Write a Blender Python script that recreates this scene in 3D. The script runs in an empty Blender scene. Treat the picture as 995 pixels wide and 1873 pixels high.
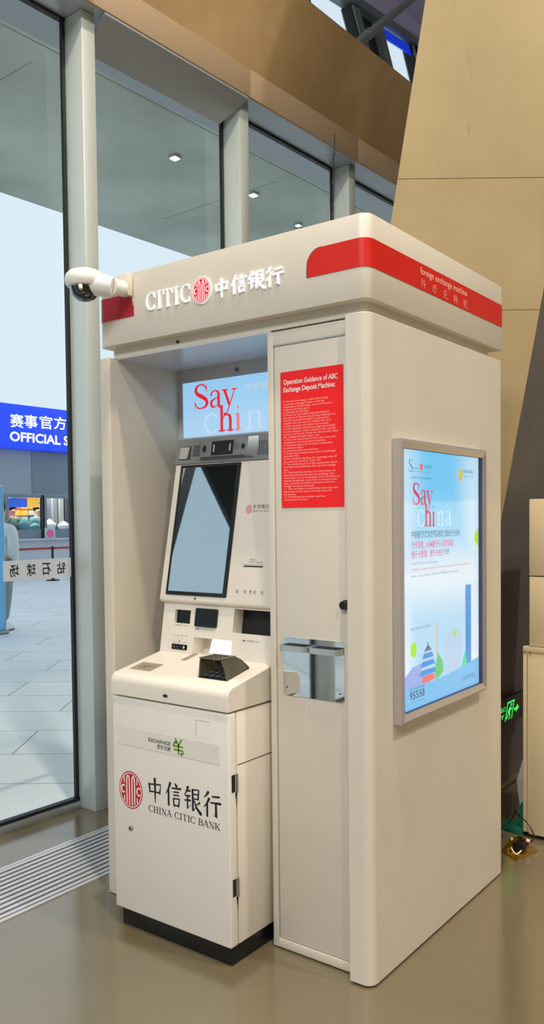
import bpy, bmesh, math, random
from mathutils import Matrix, Vector
random.seed(7)
sc = bpy.context.scene
COL = sc.collection
PI = math.pi

# ------------------------------------------------------------------ materials
def lin(c):
    return tuple((x/12.92 if x <= 0.04045 else ((x+0.055)/1.055)**2.4) for x in [v/255 for v in c])

def mat(name, c, rough=0.5, metal=0.0, emit=None, es=0.0, noise=0.0, nscale=6.0, bump=0.0, bscale=60.0, spec=0.5, coat=0.0, two=None):
    """c is an sRGB 0-255 triple. noise mixes a second tone (two or a darker one) in with a noise texture."""
    m = bpy.data.materials.new(name); m.use_nodes = True
    nt = m.node_tree; b = nt.nodes['Principled BSDF']
    col = lin(c)
    b.inputs['Base Color'].default_value = (*col, 1)
    b.inputs['Roughness'].default_value = rough
    b.inputs['Metallic'].default_value = metal
    b.inputs['Specular IOR Level'].default_value = spec
    b.inputs['Coat Weight'].default_value = coat
    b.inputs['Coat Roughness'].default_value = 0.08
    if emit:
        b.inputs['Emission Color'].default_value = (*lin(emit), 1)
        b.inputs['Emission Strength'].default_value = es
    if noise or bump:
        tc = nt.nodes.new('ShaderNodeTexCoord')
    if noise:
        n = nt.nodes.new('ShaderNodeTexNoise'); n.inputs['Scale'].default_value = nscale; n.inputs['Detail'].default_value = 6
        nt.links.new(tc.outputs['Object'], n.inputs['Vector'])
        r = nt.nodes.new('ShaderNodeValToRGB'); r.color_ramp.elements[0].position = .38; r.color_ramp.elements[1].position = .68
        c2 = lin(two) if two else tuple(x*(1-noise) for x in col)
        r.color_ramp.elements[0].color = (*col, 1); r.color_ramp.elements[1].color = (*c2, 1)
        nt.links.new(n.outputs['Fac'], r.inputs['Fac']); nt.links.new(r.outputs['Color'], b.inputs['Base Color'])
    if bump:
        n2 = nt.nodes.new('ShaderNodeTexNoise'); n2.inputs['Scale'].default_value = bscale; n2.inputs['Detail'].default_value = 4
        nt.links.new(tc.outputs['Object'], n2.inputs['Vector'])
        bp = nt.nodes.new('ShaderNodeBump'); bp.inputs['Strength'].default_value = bump; bp.inputs['Distance'].default_value = .002
        nt.links.new(n2.outputs['Fac'], bp.inputs['Height']); nt.links.new(bp.outputs['Normal'], b.inputs['Normal'])
    return m

M = {}
M['white'] = mat('kiosk_white_paint', (214,206,190), .38, noise=.04, nscale=3)
M['atm'] = mat('machine_cream_plastic', (227,219,205), .42)
M['atm_front'] = mat('machine_white_door', (226,222,212), .42)
M['greyp'] = mat('grey_paint', (184,187,194), .4)
M['greymetal'] = mat('brushed_grey_metal', (150,152,152), .32, .7)
M['red'] = mat('red_vinyl', (206,26,12), .35)
M['deepred'] = mat('deep_red', (186,16,40), .4)
M['redsign'] = mat('red_sign', (246,10,10), .3)
M['black'] = mat('black', (14,15,17), .35)
M['rubber'] = mat('black_gasket', (12,14,16), .5)
M['ink'] = mat('black_ink', (22,20,22), .6)
M['greyink'] = mat('grey_ink', (120,116,112), .6)
M['whiteink'] = mat('white_ink', (250,240,235), .5)
M['pinkink'] = mat('pale_pink_ink', (255,190,178), .5)
M['green'] = mat('green_ink', (108,158,30), .5)
M['letter'] = mat('lit_white_acrylic_letter', (238,238,240), .3, emit=(232,236,244), es=.38)
M['alu'] = mat('silver_aluminium', (196,200,200), .3, .75)
M['lbframe'] = mat('light_box_aluminium', (196,192,194), .3, .7)
M['chrome'] = mat('polished_steel', (205,210,214), .03, 1.0)
M['post'] = mat('grey_green_post_paint', (196,204,200), .42, .25, noise=.08, nscale=2)
M['glassblack'] = mat('black_screen_glass', (10,14,18), .03, spec=.9, coat=1.0)
M['satinblack'] = mat('satin_black', (9,10,12), .22, spec=.35)
M['screen'] = mat('glossy_dark_screen', (176,190,196), .02, 1.0)
M['ceilgloss'] = mat('satin_grey_paint', (206,210,216), .28, .15)
M['darkhole'] = mat('dark_opening', (9,9,11), .6)
M['hood'] = mat('dark_olive_grey_plastic', (84,79,64), .34)
M['key'] = mat('dark_grey_key', (60,62,64), .4)
M['plinth'] = mat('black_plinth', (14,16,18), .3)
M['lightpanel'] = mat('lit_white_panel', (240,245,250), .4, emit=(235,242,250), es=.75)
M['cam_white'] = mat('camera_white_plastic', (232,230,224), .3)
M['cam_black'] = mat('camera_black_dome', (12,12,16), .05, coat=1)
M['grille'] = mat('drain_grille_metal', (206,204,204), .35, .45)
M['slot'] = mat('dark_slot', (84,82,90), .7)
M['beam'] = mat('brown_concrete', (168,138,96), .7, noise=.3, nscale=1.1, two=(206,172,126), bump=.4, bscale=20)
M['trimstrip'] = mat('beige_trim_panel', (160,138,112), .55)
M['headpanel'] = mat('grey_head_panel', (168,170,172), .38, .35)
M['colside'] = mat('brown_grey_concrete', (110,104,98), .7, noise=.25, nscale=1.6, bump=.3, bscale=20)  # darker tone holds the column underside's shade; also colours the joints
M['soffit'] = mat('outer_concrete_soffit', (206,214,204), .8, noise=.3, nscale=.9, bump=.3)
M['sjoint'] = mat('soffit_joint', (150,158,152), .8)
M['cab'] = mat('cream_metal_cabinet', (222,204,166), .42)
M['blue'] = mat('blue_sign_panel', (8,60,225), .4, emit=(8,60,225), es=.55)
M['signwhite'] = mat('lit_white_letter', (255,255,255), .4, emit=(255,255,255), es=1.0)
M['facade'] = mat('grey_facade_panel', (142,152,164), .5)
M['facade2'] = mat('darker_facade_panel', (112,124,138), .5)
M['facadew'] = mat('pale_counter_front', (176,184,194), .5)
M['banner'] = mat('light_blue_banner', (120,196,250), .5)
M['belt'] = mat('red_belt', (170,28,52), .6)
M['skin'] = mat('skin', (224,182,152), .6)
M['hair'] = mat('black_hair', (28,24,24), .6)
M['whitecloth'] = mat('white_cloth', (222,230,228), .85, bump=.3, bscale=30)
M['trouser'] = mat('grey_green_trousers', (140,160,158), .85, bump=.3, bscale=30)
M['shoe'] = mat('white_shoe', (236,238,238), .5)
M['navy'] = mat('navy', (52,58,92), .6)
M['sheet'] = mat('white_paper_sheet', (208,216,228), .7)
M['gold'] = mat('brass', (188,146,52), .25, .9)
M['teal'] = mat('teal_plastic', (24,112,92), .45)
M['bag'] = mat('clear_plastic_film', (206,208,212), .2, spec=.8, bump=1.0, bscale=18)
M['exit'] = mat('exit_green_light', (60,240,100), .4, emit=(60,240,96), es=1.1)
M['wallp'] = mat('warm_grey_wall', (168,156,140), .7, noise=.1, nscale=1)
M['ceilp'] = mat('pale_violet_ceiling', (206,204,236), .7)
M['steel'] = mat('grey_green_steel', (128,140,134), .4, .4)
M['pad'] = mat('olive_grey_pad', (150,140,116), .4)
M['shopyellow'] = mat('yellow_shop_panel', (240,176,70), .5, emit=(240,176,70), es=.5)
M['shopblue'] = mat('blue_shop_panel', (40,90,205), .5, emit=(40,90,205), es=.35)
M['lamp'] = mat('lit_downlight', (255,255,240), .4, emit=(255,255,236), es=4)  # glow put in for bright reflections in the window glass
M['pink'] = mat('pink_disc', (228,90,150), .5)
M['tealcloth'] = mat('teal_cloth', (92,150,160), .8)
M['olive'] = mat('dark_green_cloth', (72,104,96), .8)

def nodes_mat(name):
    m = bpy.data.materials.new(name); m.use_nodes = True
    return m, m.node_tree, m.node_tree.nodes['Principled BSDF']

def floor_mat():
    m, nt, b = nodes_mat('polished_concrete_floor')
    tc = nt.nodes.new('ShaderNodeTexCoord')
    n = nt.nodes.new('ShaderNodeTexNoise'); n.inputs['Scale'].default_value = .9; n.inputs['Detail'].default_value = 7; n.inputs['Roughness'].default_value = .55
    nt.links.new(tc.outputs['Object'], n.inputs['Vector'])
    r = nt.nodes.new('ShaderNodeValToRGB')
    r.color_ramp.elements[0].position = .3; r.color_ramp.elements[0].color = (*lin((100,90,66)), 1)
    r.color_ramp.elements[1].position = .72; r.color_ramp.elements[1].color = (*lin((116,105,81)), 1)
    nt.links.new(n.outputs['Fac'], r.inputs['Fac']); nt.links.new(r.outputs['Color'], b.inputs['Base Color'])
    r2 = nt.nodes.new('ShaderNodeMapRange'); r2.inputs['To Min'].default_value = .12; r2.inputs['To Max'].default_value = .24
    nt.links.new(n.outputs['Fac'], r2.inputs['Value']); nt.links.new(r2.outputs['Result'], b.inputs['Roughness'])
    b.inputs['IOR'].default_value = 2.1
    return m
M['floor'] = floor_mat()

def pave_mat():
    m, nt, b = nodes_mat('pale_stone_paving')
    tc = nt.nodes.new('ShaderNodeTexCoord')
    d1 = nt.nodes.new('ShaderNodeVectorMath'); d1.operation = 'DOT_PRODUCT'; d1.inputs[1].default_value = (.8008, .5989, 0)
    d2 = nt.nodes.new('ShaderNodeVectorMath'); d2.operation = 'DOT_PRODUCT'; d2.inputs[1].default_value = (-.5989, .8008, 0)
    for d in (d1, d2): nt.links.new(tc.outputs['Object'], d.inputs[0])
    ad = nt.nodes.new('ShaderNodeMath'); ad.operation = 'ADD'; ad.inputs[1].default_value = 20*.61-2.161
    nt.links.new(d2.outputs['Value'], ad.inputs[0])
    a1 = nt.nodes.new('ShaderNodeMath'); a1.operation = 'ADD'; a1.inputs[1].default_value = 20.0
    nt.links.new(d1.outputs['Value'], a1.inputs[0])
    cb = nt.nodes.new('ShaderNodeCombineXYZ'); nt.links.new(a1.outputs[0], cb.inputs['X']); nt.links.new(ad.outputs[0], cb.inputs['Y'])
    br = nt.nodes.new('ShaderNodeTexBrick'); nt.links.new(cb.outputs[0], br.inputs['Vector'])
    br.inputs['Scale'].default_value = 1; br.inputs['Brick Width'].default_value = 1.2; br.inputs['Row Height'].default_value = .61
    br.inputs['Mortar Size'].default_value = .006; br.inputs['Mortar Smooth'].default_value = .2
    br.inputs['Color1'].default_value = (*lin((222,226,228)), 1); br.inputs['Color2'].default_value = (*lin((228,232,234)), 1)
    br.inputs['Mortar'].default_value = (*lin((140,148,152)), 1)
    nt.links.new(br.outputs['Color'], b.inputs['Base Color'])
    b.inputs['Roughness'].default_value = .55
    return m
M['pave'] = pave_mat()

def glass_mat():
    m = bpy.data.materials.new('window_glass'); m.use_nodes = True
    nt = m.node_tree; nt.nodes.clear()
    o = nt.nodes.new('ShaderNodeOutputMaterial'); t = nt.nodes.new('ShaderNodeBsdfTransparent'); g = nt.nodes.new('ShaderNodeBsdfGlossy')
    t.inputs['Color'].default_value = (.975, .99, .988, 1); g.inputs['Roughness'].default_value = .01
    f = nt.nodes.new('ShaderNodeFresnel'); f.inputs['IOR'].default_value = 1.35
    mx = nt.nodes.new('ShaderNodeMixShader')
    ge = nt.nodes.new('ShaderNodeNewGeometry'); sb = nt.nodes.new('ShaderNodeMath'); sb.operation = 'SUBTRACT'; sb.inputs[0].default_value = 1
    ml = nt.nodes.new('ShaderNodeMath'); ml.operation = 'MULTIPLY'      # no reflection from the inner side of each face
    nt.links.new(ge.outputs['Backfacing'], sb.inputs[1]); nt.links.new(sb.outputs[0], ml.inputs[0]); nt.links.new(f.outputs[0], ml.inputs[1])
    nt.links.new(ml.outputs[0], mx.inputs[0]); nt.links.new(t.outputs[0], mx.inputs[1]); nt.links.new(g.outputs[0], mx.inputs[2]); nt.links.new(mx.outputs[0], o.inputs[0])
    return m
M['glass'] = glass_mat()

def concrete_mat():
    """tan board-marked concrete with joints and a few fine cracks"""
    m, nt, b = nodes_mat('tan_concrete')
    tc = nt.nodes.new('ShaderNodeTexCoord')
    n = nt.nodes.new('ShaderNodeTexNoise'); n.inputs['Scale'].default_value = 1.3; n.inputs['Detail'].default_value = 9; n.inputs['Roughness'].default_value = .6
    nt.links.new(tc.outputs['Object'], n.inputs['Vector'])
    r = nt.nodes.new('ShaderNodeValToRGB')
    r.color_ramp.elements[0].position = .3; r.color_ramp.elements[0].color = (*lin((138,120,84)), 1)
    r.color_ramp.elements[1].position = .7; r.color_ramp.elements[1].color = (*lin((154,136,96)), 1)
    nt.links.new(n.outputs['Fac'], r.inputs['Fac'])
    mp = nt.nodes.new('ShaderNodeMapping'); mp.inputs['Scale'].default_value = (3, 3, .8)
    nt.links.new(tc.outputs['Object'], mp.inputs['Vector'])
    v = nt.nodes.new('ShaderNodeTexNoise'); v.inputs['Scale'].default_value = 2.2; v.inputs['Detail'].default_value = 3; v.inputs['Distortion'].default_value = 1.5
    nt.links.new(mp.outputs[0], v.inputs['Vector'])
    r2 = nt.nodes.new('ShaderNodeValToRGB'); e = r2.color_ramp.elements
    e[0].position = .70; e[0].color = (1, 1, 1, 1); e[1].position = .74; e[1].color = (.86, .84, .8, 1)
    nt.links.new(v.outputs['Fac'], r2.inputs['Fac'])
    mx = nt.nodes.new('ShaderNodeMix'); mx.data_type = 'RGBA'; mx.blend_type = 'MULTIPLY'; mx.inputs[0].default_value = 1
    nt.links.new(r.outputs['Color'], mx.inputs[6]); nt.links.new(r2.outputs['Color'], mx.inputs[7])
    nt.links.new(mx.outputs[2], b.inputs['Base Color'])
    b.inputs['Roughness'].default_value = .65
    bp = nt.nodes.new('ShaderNodeBump'); bp.inputs['Strength'].default_value = .25; bp.inputs['Distance'].default_value = .004
    nt.links.new(n.outputs['Fac'], bp.inputs['Height']); nt.links.new(bp.outputs['Normal'], b.inputs['Normal'])
    return m
M['concrete'] = concrete_mat()

def poster_mat(name, horizontal_axis, a0, a1, z0, z1, es):
    """printed sky-blue poster, paler toward both edges and the bottom, lit from behind"""
    m, nt, b = nodes_mat(name)
    g = nt.nodes.new('ShaderNodeNewGeometry'); sp = nt.nodes.new('ShaderNodeSeparateXYZ'); nt.links.new(g.outputs['Position'], sp.inputs[0])
    mh = nt.nodes.new('ShaderNodeMapRange'); mh.inputs['From Min'].default_value = a0; mh.inputs['From Max'].default_value = a1
    nt.links.new(sp.outputs[horizontal_axis], mh.inputs['Value'])
    mv = nt.nodes.new('ShaderNodeMapRange'); mv.inputs['From Min'].default_value = z0; mv.inputs['From Max'].default_value = z1
    nt.links.new(sp.outputs['Z'], mv.inputs['Value'])
    rh = nt.nodes.new('ShaderNodeValToRGB'); cr = rh.color_ramp; cr.interpolation = 'EASE'
    cr.elements[0].position = .02; cr.elements[0].color = (1, 1, 1, 1); cr.elements[1].position = 1; cr.elements[1].color = (1, 1, 1, 1)
    for p in ((.35, .62) if horizontal_axis == 'Y' else (.04, .9)):
        q = cr.elements.new(p); q.color = (0, 0, 0, 1)
    rv = nt.nodes.new('ShaderNodeValToRGB'); cv = rv.color_ramp; cv.interpolation = 'EASE'
    cv.elements[0].position = 0; cv.elements[0].color = (.25, .25, .25, 1); cv.elements[1].position = 1; cv.elements[1].color = (0, 0, 0, 1)
    for p, w in (((.14, .35), (.3, .45), (.5, .9), (.7, .25), (.85, 0)) if horizontal_axis == 'Y' else ((.3, .22), (.7, .08))):
        q = cv.elements.new(p); q.color = (w, w, w, 1)
    nt.links.new(mh.outputs[0], rh.inputs['Fac']); nt.links.new(mv.outputs[0], rv.inputs['Fac'])
    mul = nt.nodes.new('ShaderNodeMath'); mul.operation = 'MULTIPLY'; mul.use_clamp = True
    nt.links.new(rh.outputs['Color'], mul.inputs[0])
    inv = nt.nodes.new('ShaderNodeMapRange'); inv.inputs['To Min'].default_value = 1; inv.inputs['To Max'].default_value = .55
    nt.links.new(mv.outputs[0], inv.inputs['Value']); nt.links.new(inv.outputs[0], mul.inputs[1])
    add = nt.nodes.new('ShaderNodeMath'); add.operation = 'MAXIMUM'; add.use_clamp = True
    nt.links.new(mul.outputs[0], add.inputs[0]); nt.links.new(rv.outputs['Color'], add.inputs[1])
    mx = nt.nodes.new('ShaderNodeMix'); mx.data_type = 'RGBA'
    mx.inputs[6].default_value = (*lin((112,204,250) if horizontal_axis == 'Y' else (150,206,245)), 1); mx.inputs[7].default_value = (*lin((238,246,255)), 1)
    nt.links.new(add.outputs[0], mx.inputs[0])
    b.inputs['Base Color'].default_value = (.03, .03, .03, 1); b.inputs['Roughness'].default_value = .12
    nt.links.new(mx.outputs[2], b.inputs['Emission Color']); b.inputs['Emission Strength'].default_value = es
    return m
M['poster'] = poster_mat('back_lit_poster', 'Y', .18, .78, .86, 1.735, 1.0)
M['display'] = poster_mat('lit_display', 'X', -1.5, -.1, 1.8, 2.10, .92)

def pr(name, c, es=1.0):
    """ink on the lit poster"""
    return mat(name, (12,12,12), .3, emit=c, es=es)
M['p_red'] = pr('poster_red_ink', (226,36,88)); M['p_pink'] = pr('poster_pink_ink', (236,96,150)); M['p_white'] = pr('poster_white_ink', (222,246,255))
M['p_ink'] = pr('poster_dark_ink', (74,116,150)); M['p_black'] = pr('poster_black_ink', (26,50,70)); M['p_blue'] = pr('poster_blue_ink', (56,150,232))
M['p_mid'] = pr('poster_sky_ink', (120,196,248)); M['p_lime'] = pr('poster_lime_ink', (176,236,40)); M['p_mint'] = pr('poster_mint_ink', (64,226,176))
M['p_green'] = pr('poster_green_ink', (96,206,120)); M['p_orange'] = pr('poster_orange_ink', (250,176,90)); M['p_lilac'] = pr('poster_lilac_ink', (156,176,240))
M['p_coral'] = pr('poster_coral_ink', (248,110,110)); M['p_grey'] = pr('poster_grey_ink', (120,150,176)); M['p_pale'] = pr('poster_pale_ink', (190,216,246))
M['s_red'] = pr('display_red_ink', (232,30,52), .95); M['s_pink'] = pr('display_pink_ink', (250,120,128), .95); M['s_white'] = pr('display_white_ink', (206,232,255), .9)
M['s_yellow'] = pr('display_pale_yellow_ink', (200,226,226), .9)

# ------------------------------------------------------------------ mesh builder
ROOT = {}
class MB:
    def __init__(s): s.v = []; s.f = []; s.m = []; s.mats = []; s.M = Matrix()
    def mi(s, m):
        m = M[m] if isinstance(m, str) else m
        if m not in s.mats: s.mats.append(m)
        return s.mats.index(m)
    def add(s, vs, fs, m):
        b = len(s.v); k = s.mi(m)
        s.v += [tuple(s.M @ Vector(p)) for p in vs]
        s.f += [tuple(b+i for i in f) for f in fs]; s.m += [k]*len(fs)
        return s
    def frame(s, O, U, V):
        U = Vector(U).normalized(); V = Vector(V).normalized(); N = U.cross(V)
        s.M = Matrix(((U.x, V.x, N.x, O[0]), (U.y, V.y, N.y, O[1]), (U.z, V.z, N.z, O[2]), (0, 0, 0, 1)))
        return s
    def bm(s, bm_, m, bev=0, seg=2):
        if bev:
            bmesh.ops.bevel(bm_, geom=[e for e in bm_.edges if e.calc_face_angle(0) > .5], offset=bev, segments=seg, profile=.5, affect='EDGES')
        bm_.verts.index_update()
        s.add([v.co[:] for v in bm_.verts], [[v.index for v in f.verts] for f in bm_.faces], m); bm_.free()
        return s
    def box(s, x0, x1, y0, y1, z0, z1, m, bev=0, seg=2):
        b = bmesh.new(); bmesh.ops.create_cube(b, size=1)
        for v in b.verts:
            v.co = ((x0+x1)/2+v.co.x*(x1-x0), (y0+y1)/2+v.co.y*(y1-y0), (z0+z1)/2+v.co.z*(z1-z0))
        return s.bm(b, m, bev, seg)
    def prism(s, poly, ax, a, b_, m, bev=0, seg=2):
        """poly in the two other axes (x: yz, y: xz, z: xy), swept from a to b along ax"""
        def P(p, t): return {'x': (t, p[0], p[1]), 'y': (p[0], t, p[1]), 'z': (p[0], p[1], t)}[ax]
        b = bmesh.new(); n = len(poly)
        v0 = [b.verts.new(P(p, a)) for p in poly]; v1 = [b.verts.new(P(p, b_)) for p in poly]
        b.faces.new(v0); b.faces.new(v1[::-1])
        for i in range(n): b.faces.new((v0[i], v1[i], v1[(i+1) % n], v0[(i+1) % n]))
        bmesh.ops.recalc_face_normals(b, faces=b.faces)
        return s.bm(b, m, bev, seg)
    def loft(s, A, B, m, cap=True):
        n = len(A); b = bmesh.new()
        v0 = [b.verts.new(p) for p in A]; v1 = [b.verts.new(p) for p in B]
        if cap: b.faces.new(v0); b.faces.new(v1[::-1])
        for i in range(n): b.faces.new((v0[i], v1[i], v1[(i+1) % n], v0[(i+1) % n]))
        bmesh.ops.recalc_face_normals(b, faces=b.faces)
        return s.bm(b, m)
    def cyl(s, p0, p1, r0, r1, m, n=24):
        p0 = Vector(p0); p1 = Vector(p1); d = (p1-p0).normalized()
        a = d.orthogonal().normalized(); c = d.cross(a)
        A = [p0+a*math.cos(2*PI*i/n)*r0+c*math.sin(2*PI*i/n)*r0 for i in range(n)]
        B = [p1+a*math.cos(2*PI*i/n)*r1+c*math.sin(2*PI*i/n)*r1 for i in range(n)]
        return s.loft(A, B, m)
    def tube(s, pts, r, m, n=10):
        """smooth tube through the points (Catmull-Rom)"""
        P = [Vector(p) for p in pts]
        Q = []
        for i in range(len(P)-1):
            a, b, c, d = P[max(i-1, 0)], P[i], P[i+1], P[min(i+2, len(P)-1)]
            k = 6 if len(P) > 2 else 1
            for j in range(k):
                t = j/k
                Q.append(.5*((2*b)+(c-a)*t+(2*a-5*b+4*c-d)*t*t+(3*b-a-3*c+d)*t**3))
        Q.append(P[-1]); vs = []; fs = []
        up = Vector((.13, .21, .97))
        for i, q in enumerate(Q):
            t = (Q[min(i+1, len(Q)-1)]-Q[max(i-1, 0)]).normalized()
            a = t.cross(up).normalized(); c = t.cross(a)
            vs += [tuple(q+a*math.cos(2*PI*k/n)*r+c*math.sin(2*PI*k/n)*r) for k in range(n)]
        for i in range(len(Q)-1):
            for k in range(n): fs.append((i*n+k, i*n+(k+1) % n, (i+1)*n+(k+1) % n, (i+1)*n+k))
        fs += [tuple(range(n)), tuple(range((len(Q)-1)*n, len(Q)*n))[::-1]]
        return s.add(vs, fs, m)
    def rev(s, prof, c, m, n=32, ax='z'):
        vs = []; fs = []
        for r, z in prof:
            for k in range(n):
                a = 2*PI*k/n; p = (r*math.cos(a), r*math.sin(a), z)
                if ax == 'y': p = (p[0], p[2], p[1])
                if ax == 'x': p = (p[2], p[0], p[1])
                vs.append((c[0]+p[0], c[1]+p[1], c[2]+p[2]))
        for i in range(len(prof)-1):
            for k in range(n): fs.append((i*n+k, i*n+(k+1) % n, (i+1)*n+(k+1) % n, (i+1)*n+k))
        fs += [tuple(range(n))[::-1], tuple(range((len(prof)-1)*n, len(prof)*n))]
        return s.add(vs, fs, m)
    # ---- flat marks in a local frame: u, v in the plane, h the height above it
    def rect(s, u0, u1, v0, v1, m, h=0.0006, t=0.0):
        if t: return s.box(u0, u1, v0, v1, 0, t, m)
        return s.add([(u0, v0, h), (u1, v0, h), (u1, v1, h), (u0, v1, h)], [(0, 1, 2, 3)], m)
    def poly(s, pts, m, h=0.0006, t=0.0):
        if t: return s.prism(pts, 'z', 0, t, m)
        return s.add([(p[0], p[1], h) for p in pts], [tuple(range(len(pts)))], m)
    def disc(s, cu, cv, ru, rv, m, h=0.0006, n=40, t=0.0):
        return s.poly([(cu+ru*math.cos(2*PI*i/n), cv+rv*math.sin(2*PI*i/n)) for i in range(n)], m, h, t)
    def ring(s, cu, cv, ru, rv, w, m, h=0.0006, n=48, a0=0, a1=2*PI):
        vs = []; fs = []
        for i in range(n+1):
            a = a0+(a1-a0)*i/n
            vs += [(cu+ru*math.cos(a), cv+rv*math.sin(a), h), (cu+(ru-w)*math.cos(a), cv+(rv-w)*math.sin(a), h)]
        for i in range(n): fs.append((2*i, 2*i+2, 2*i+3, 2*i+1))
        return s.add(vs, fs, m)
    def stroke(s, pts, m, h=0.0006, t=0.0):
        """brush stroke: (u, v, width) points joined by a ribbon with round ends"""
        if len(pts) >= 5:
            Q = []
            for i in range(len(pts)-1):
                a, b, c, d = pts[max(i-1, 0)], pts[i], pts[i+1], pts[min(i+2, len(pts)-1)]
                for j in range(4):
                    q = j/4
                    Q.append(tuple(.5*((2*b[k])+(c[k]-a[k])*q+(2*a[k]-5*b[k]+4*c[k]-d[k])*q*q+(3*b[k]-a[k]-3*c[k]+d[k])*q**3) for k in range(3)))
            pts = Q+[pts[-1]]
        L = []; R = []; n = len(pts)
        for i, p in enumerate(pts):
            a = pts[max(i-1, 0)]; b = pts[min(i+1, n-1)]
            dx, dy = b[0]-a[0], b[1]-a[1]; d = math.hypot(dx, dy) or 1
            nx, ny = -dy/d, dx/d; w = p[2]/2
            L.append((p[0]+nx*w, p[1]+ny*w)); R.append((p[0]-nx*w, p[1]-ny*w))
            if i == 0: e0 = (p[0]-dx/d*w*.6, p[1]-dy/d*w*.6)
            if i == n-1: e1 = (p[0]+dx/d*w*.6, p[1]+dy/d*w*.6)
        if not t:
            vs = []; fs = []
            for a, b in zip(L, R): vs += [(a[0], a[1], h), (b[0], b[1], h)]
            for i in range(n-1): fs.append((2*i, 2*i+1, 2*i+3, 2*i+2))
            k = len(vs); vs += [(e0[0], e0[1], h), (e1[0], e1[1], h)]
            fs += [(k, 1, 0), (k+1, 2*n-2, 2*n-1)]
            return s.add(vs, fs, m)
        return s.prism([e0]+R+[e1]+L[::-1], 'z', 0, t, m)
    def glyph(s, g, u, v, w, h_, m, h=0.0006, t=0.0, bold=1.0):
        for k, st in enumerate(g):
            q = (w+h_)/2*bold
            s.stroke([(u+p[0]*w, v+p[1]*h_, p[2]*q) for p in st], m, h+k*1.5e-5, (t+k*1.5e-5) if t else 0)
        return s
    def text(s, string, u, v, w, h_, m, h=0.0006, t=0.0, bold=0.0, mirror=False, fit='both'):
        """font text fitted to the box (u, v, w, h_)"""
        vs, fs = text_mesh(string, bold)
        x0 = min(p[0] for p in vs); x1 = max(p[0] for p in vs); y0 = min(p[1] for p in vs); y1 = max(p[1] for p in vs)
        sx = w/(x1-x0); sy = h_/(y1-y0)
        if mirror: P = [(u+w-(p[0]-x0)*sx, v+(p[1]-y0)*sy) for p in vs]
        else: P = [(u+(p[0]-x0)*sx, v+(p[1]-y0)*sy) for p in vs]
        if t:
            b = bmesh.new(); V0 = [b.verts.new((p[0], p[1], t)) for p in P]
            for f in fs:
                try: b.faces.new([V0[i] for i in f])
                except ValueError: pass
            g = bmesh.ops.extrude_face_region(b, geom=b.faces[:])
            for e in g['geom']:
                if isinstance(e, bmesh.types.BMVert): e.co.z = 0
            bmesh.ops.recalc_face_normals(b, faces=b.faces)
            return s.bm(b, m)
        return s.add([(p[0], p[1], h) for p in P], fs, m)
    def plate(s, u0, u1, v0, v1, holes, m, wall=None, t=0.0):
        """front face with rectangular pockets: holes = (u0, u1, v0, v1, depth, floor material)"""
        us = sorted({u0, u1, *[h[0] for h in holes], *[h[1] for h in holes]}); vv = sorted({v0, v1, *[h[2] for h in holes], *[h[3] for h in holes]})
        for i in range(len(us)-1):
            for j in range(len(vv)-1):
                cu, cv = (us[i]+us[i+1])/2, (vv[j]+vv[j+1])/2
                if any(h[0] < cu < h[1] and h[2] < cv < h[3] for h in holes): continue
                s.add([(us[i], vv[j], 0), (us[i+1], vv[j], 0), (us[i+1], vv[j+1], 0), (us[i], vv[j+1], 0)], [(0, 1, 2, 3)], m)
        for a, b, c, d, dep, fm in holes:
            s.add([(a, c, -dep), (b, c, -dep), (b, d, -dep), (a, d, -dep)], [(0, 1, 2, 3)], fm)
            s.add([(a, c, 0), (b, c, 0), (b, d, 0), (a, d, 0), (a, c, -dep), (b, c, -dep), (b, d, -dep), (a, d, -dep)],
                  [(0, 1, 5, 4), (1, 2, 6, 5), (2, 3, 7, 6), (3, 0, 4, 7)], wall or m)
        return s
    def build(s, name, parent=None, label=None, smooth=True):
        off = Vector(ROOT.get(parent, (0, 0, 0))) if parent else Vector((0, 0, 0))
        me = bpy.data.meshes.new(name); me.from_pydata([tuple(Vector(p)-off) for p in s.v], [], s.f)
        for m in s.mats: me.materials.append(m)
        me.polygons.foreach_set('material_index', s.m)
        if smooth:
            me.polygons.foreach_set('use_smooth', [True]*len(me.polygons)); me.set_sharp_from_angle(angle=math.radians(32))
        me.update()
        o = bpy.data.objects.new(name, me); COL.objects.link(o)
        if parent: o.parent = parent; ROOT[o] = tuple(off)
        if label: o['label'] = label
        return o

_tc = {}
def text_mesh(string, bold=0.0):
    k = (string, bold)
    if k not in _tc:
        cu = bpy.data.curves.new('t', 'FONT'); cu.body = string; cu.size = 1; cu.offset = bold; cu.resolution_u = 3
        cu.space_line = 1.05
        o = bpy.data.objects.new('t', cu); COL.objects.link(o)
        bpy.context.view_layer.update()
        me = o.evaluated_get(bpy.context.evaluated_depsgraph_get()).to_mesh()
        _tc[k] = ([v.co[:] for v in me.vertices], [tuple(p.vertices) for p in me.polygons])
        bpy.data.objects.remove(o); bpy.data.curves.remove(cu)
    return _tc[k]

def thing(name, label, cat, loc=(0, 0, 0), group=None):
    o = bpy.data.objects.new(name, None); COL.objects.link(o); o.location = loc; o.empty_display_size = .1
    o['label'] = label; o['category'] = cat
    if group: o['group'] = group
    ROOT[o] = tuple(loc); return o
def tag(o, label, cat, group=None):
    o['label'] = label; o['category'] = cat
    if group: o['group'] = group
    return o
def struct(o): o['kind'] = 'structure'; return o
def structroot(name):
    o = bpy.data.objects.new(name, None); COL.objects.link(o); o['kind'] = 'structure'; ROOT[o] = (0, 0, 0); return o

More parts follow.
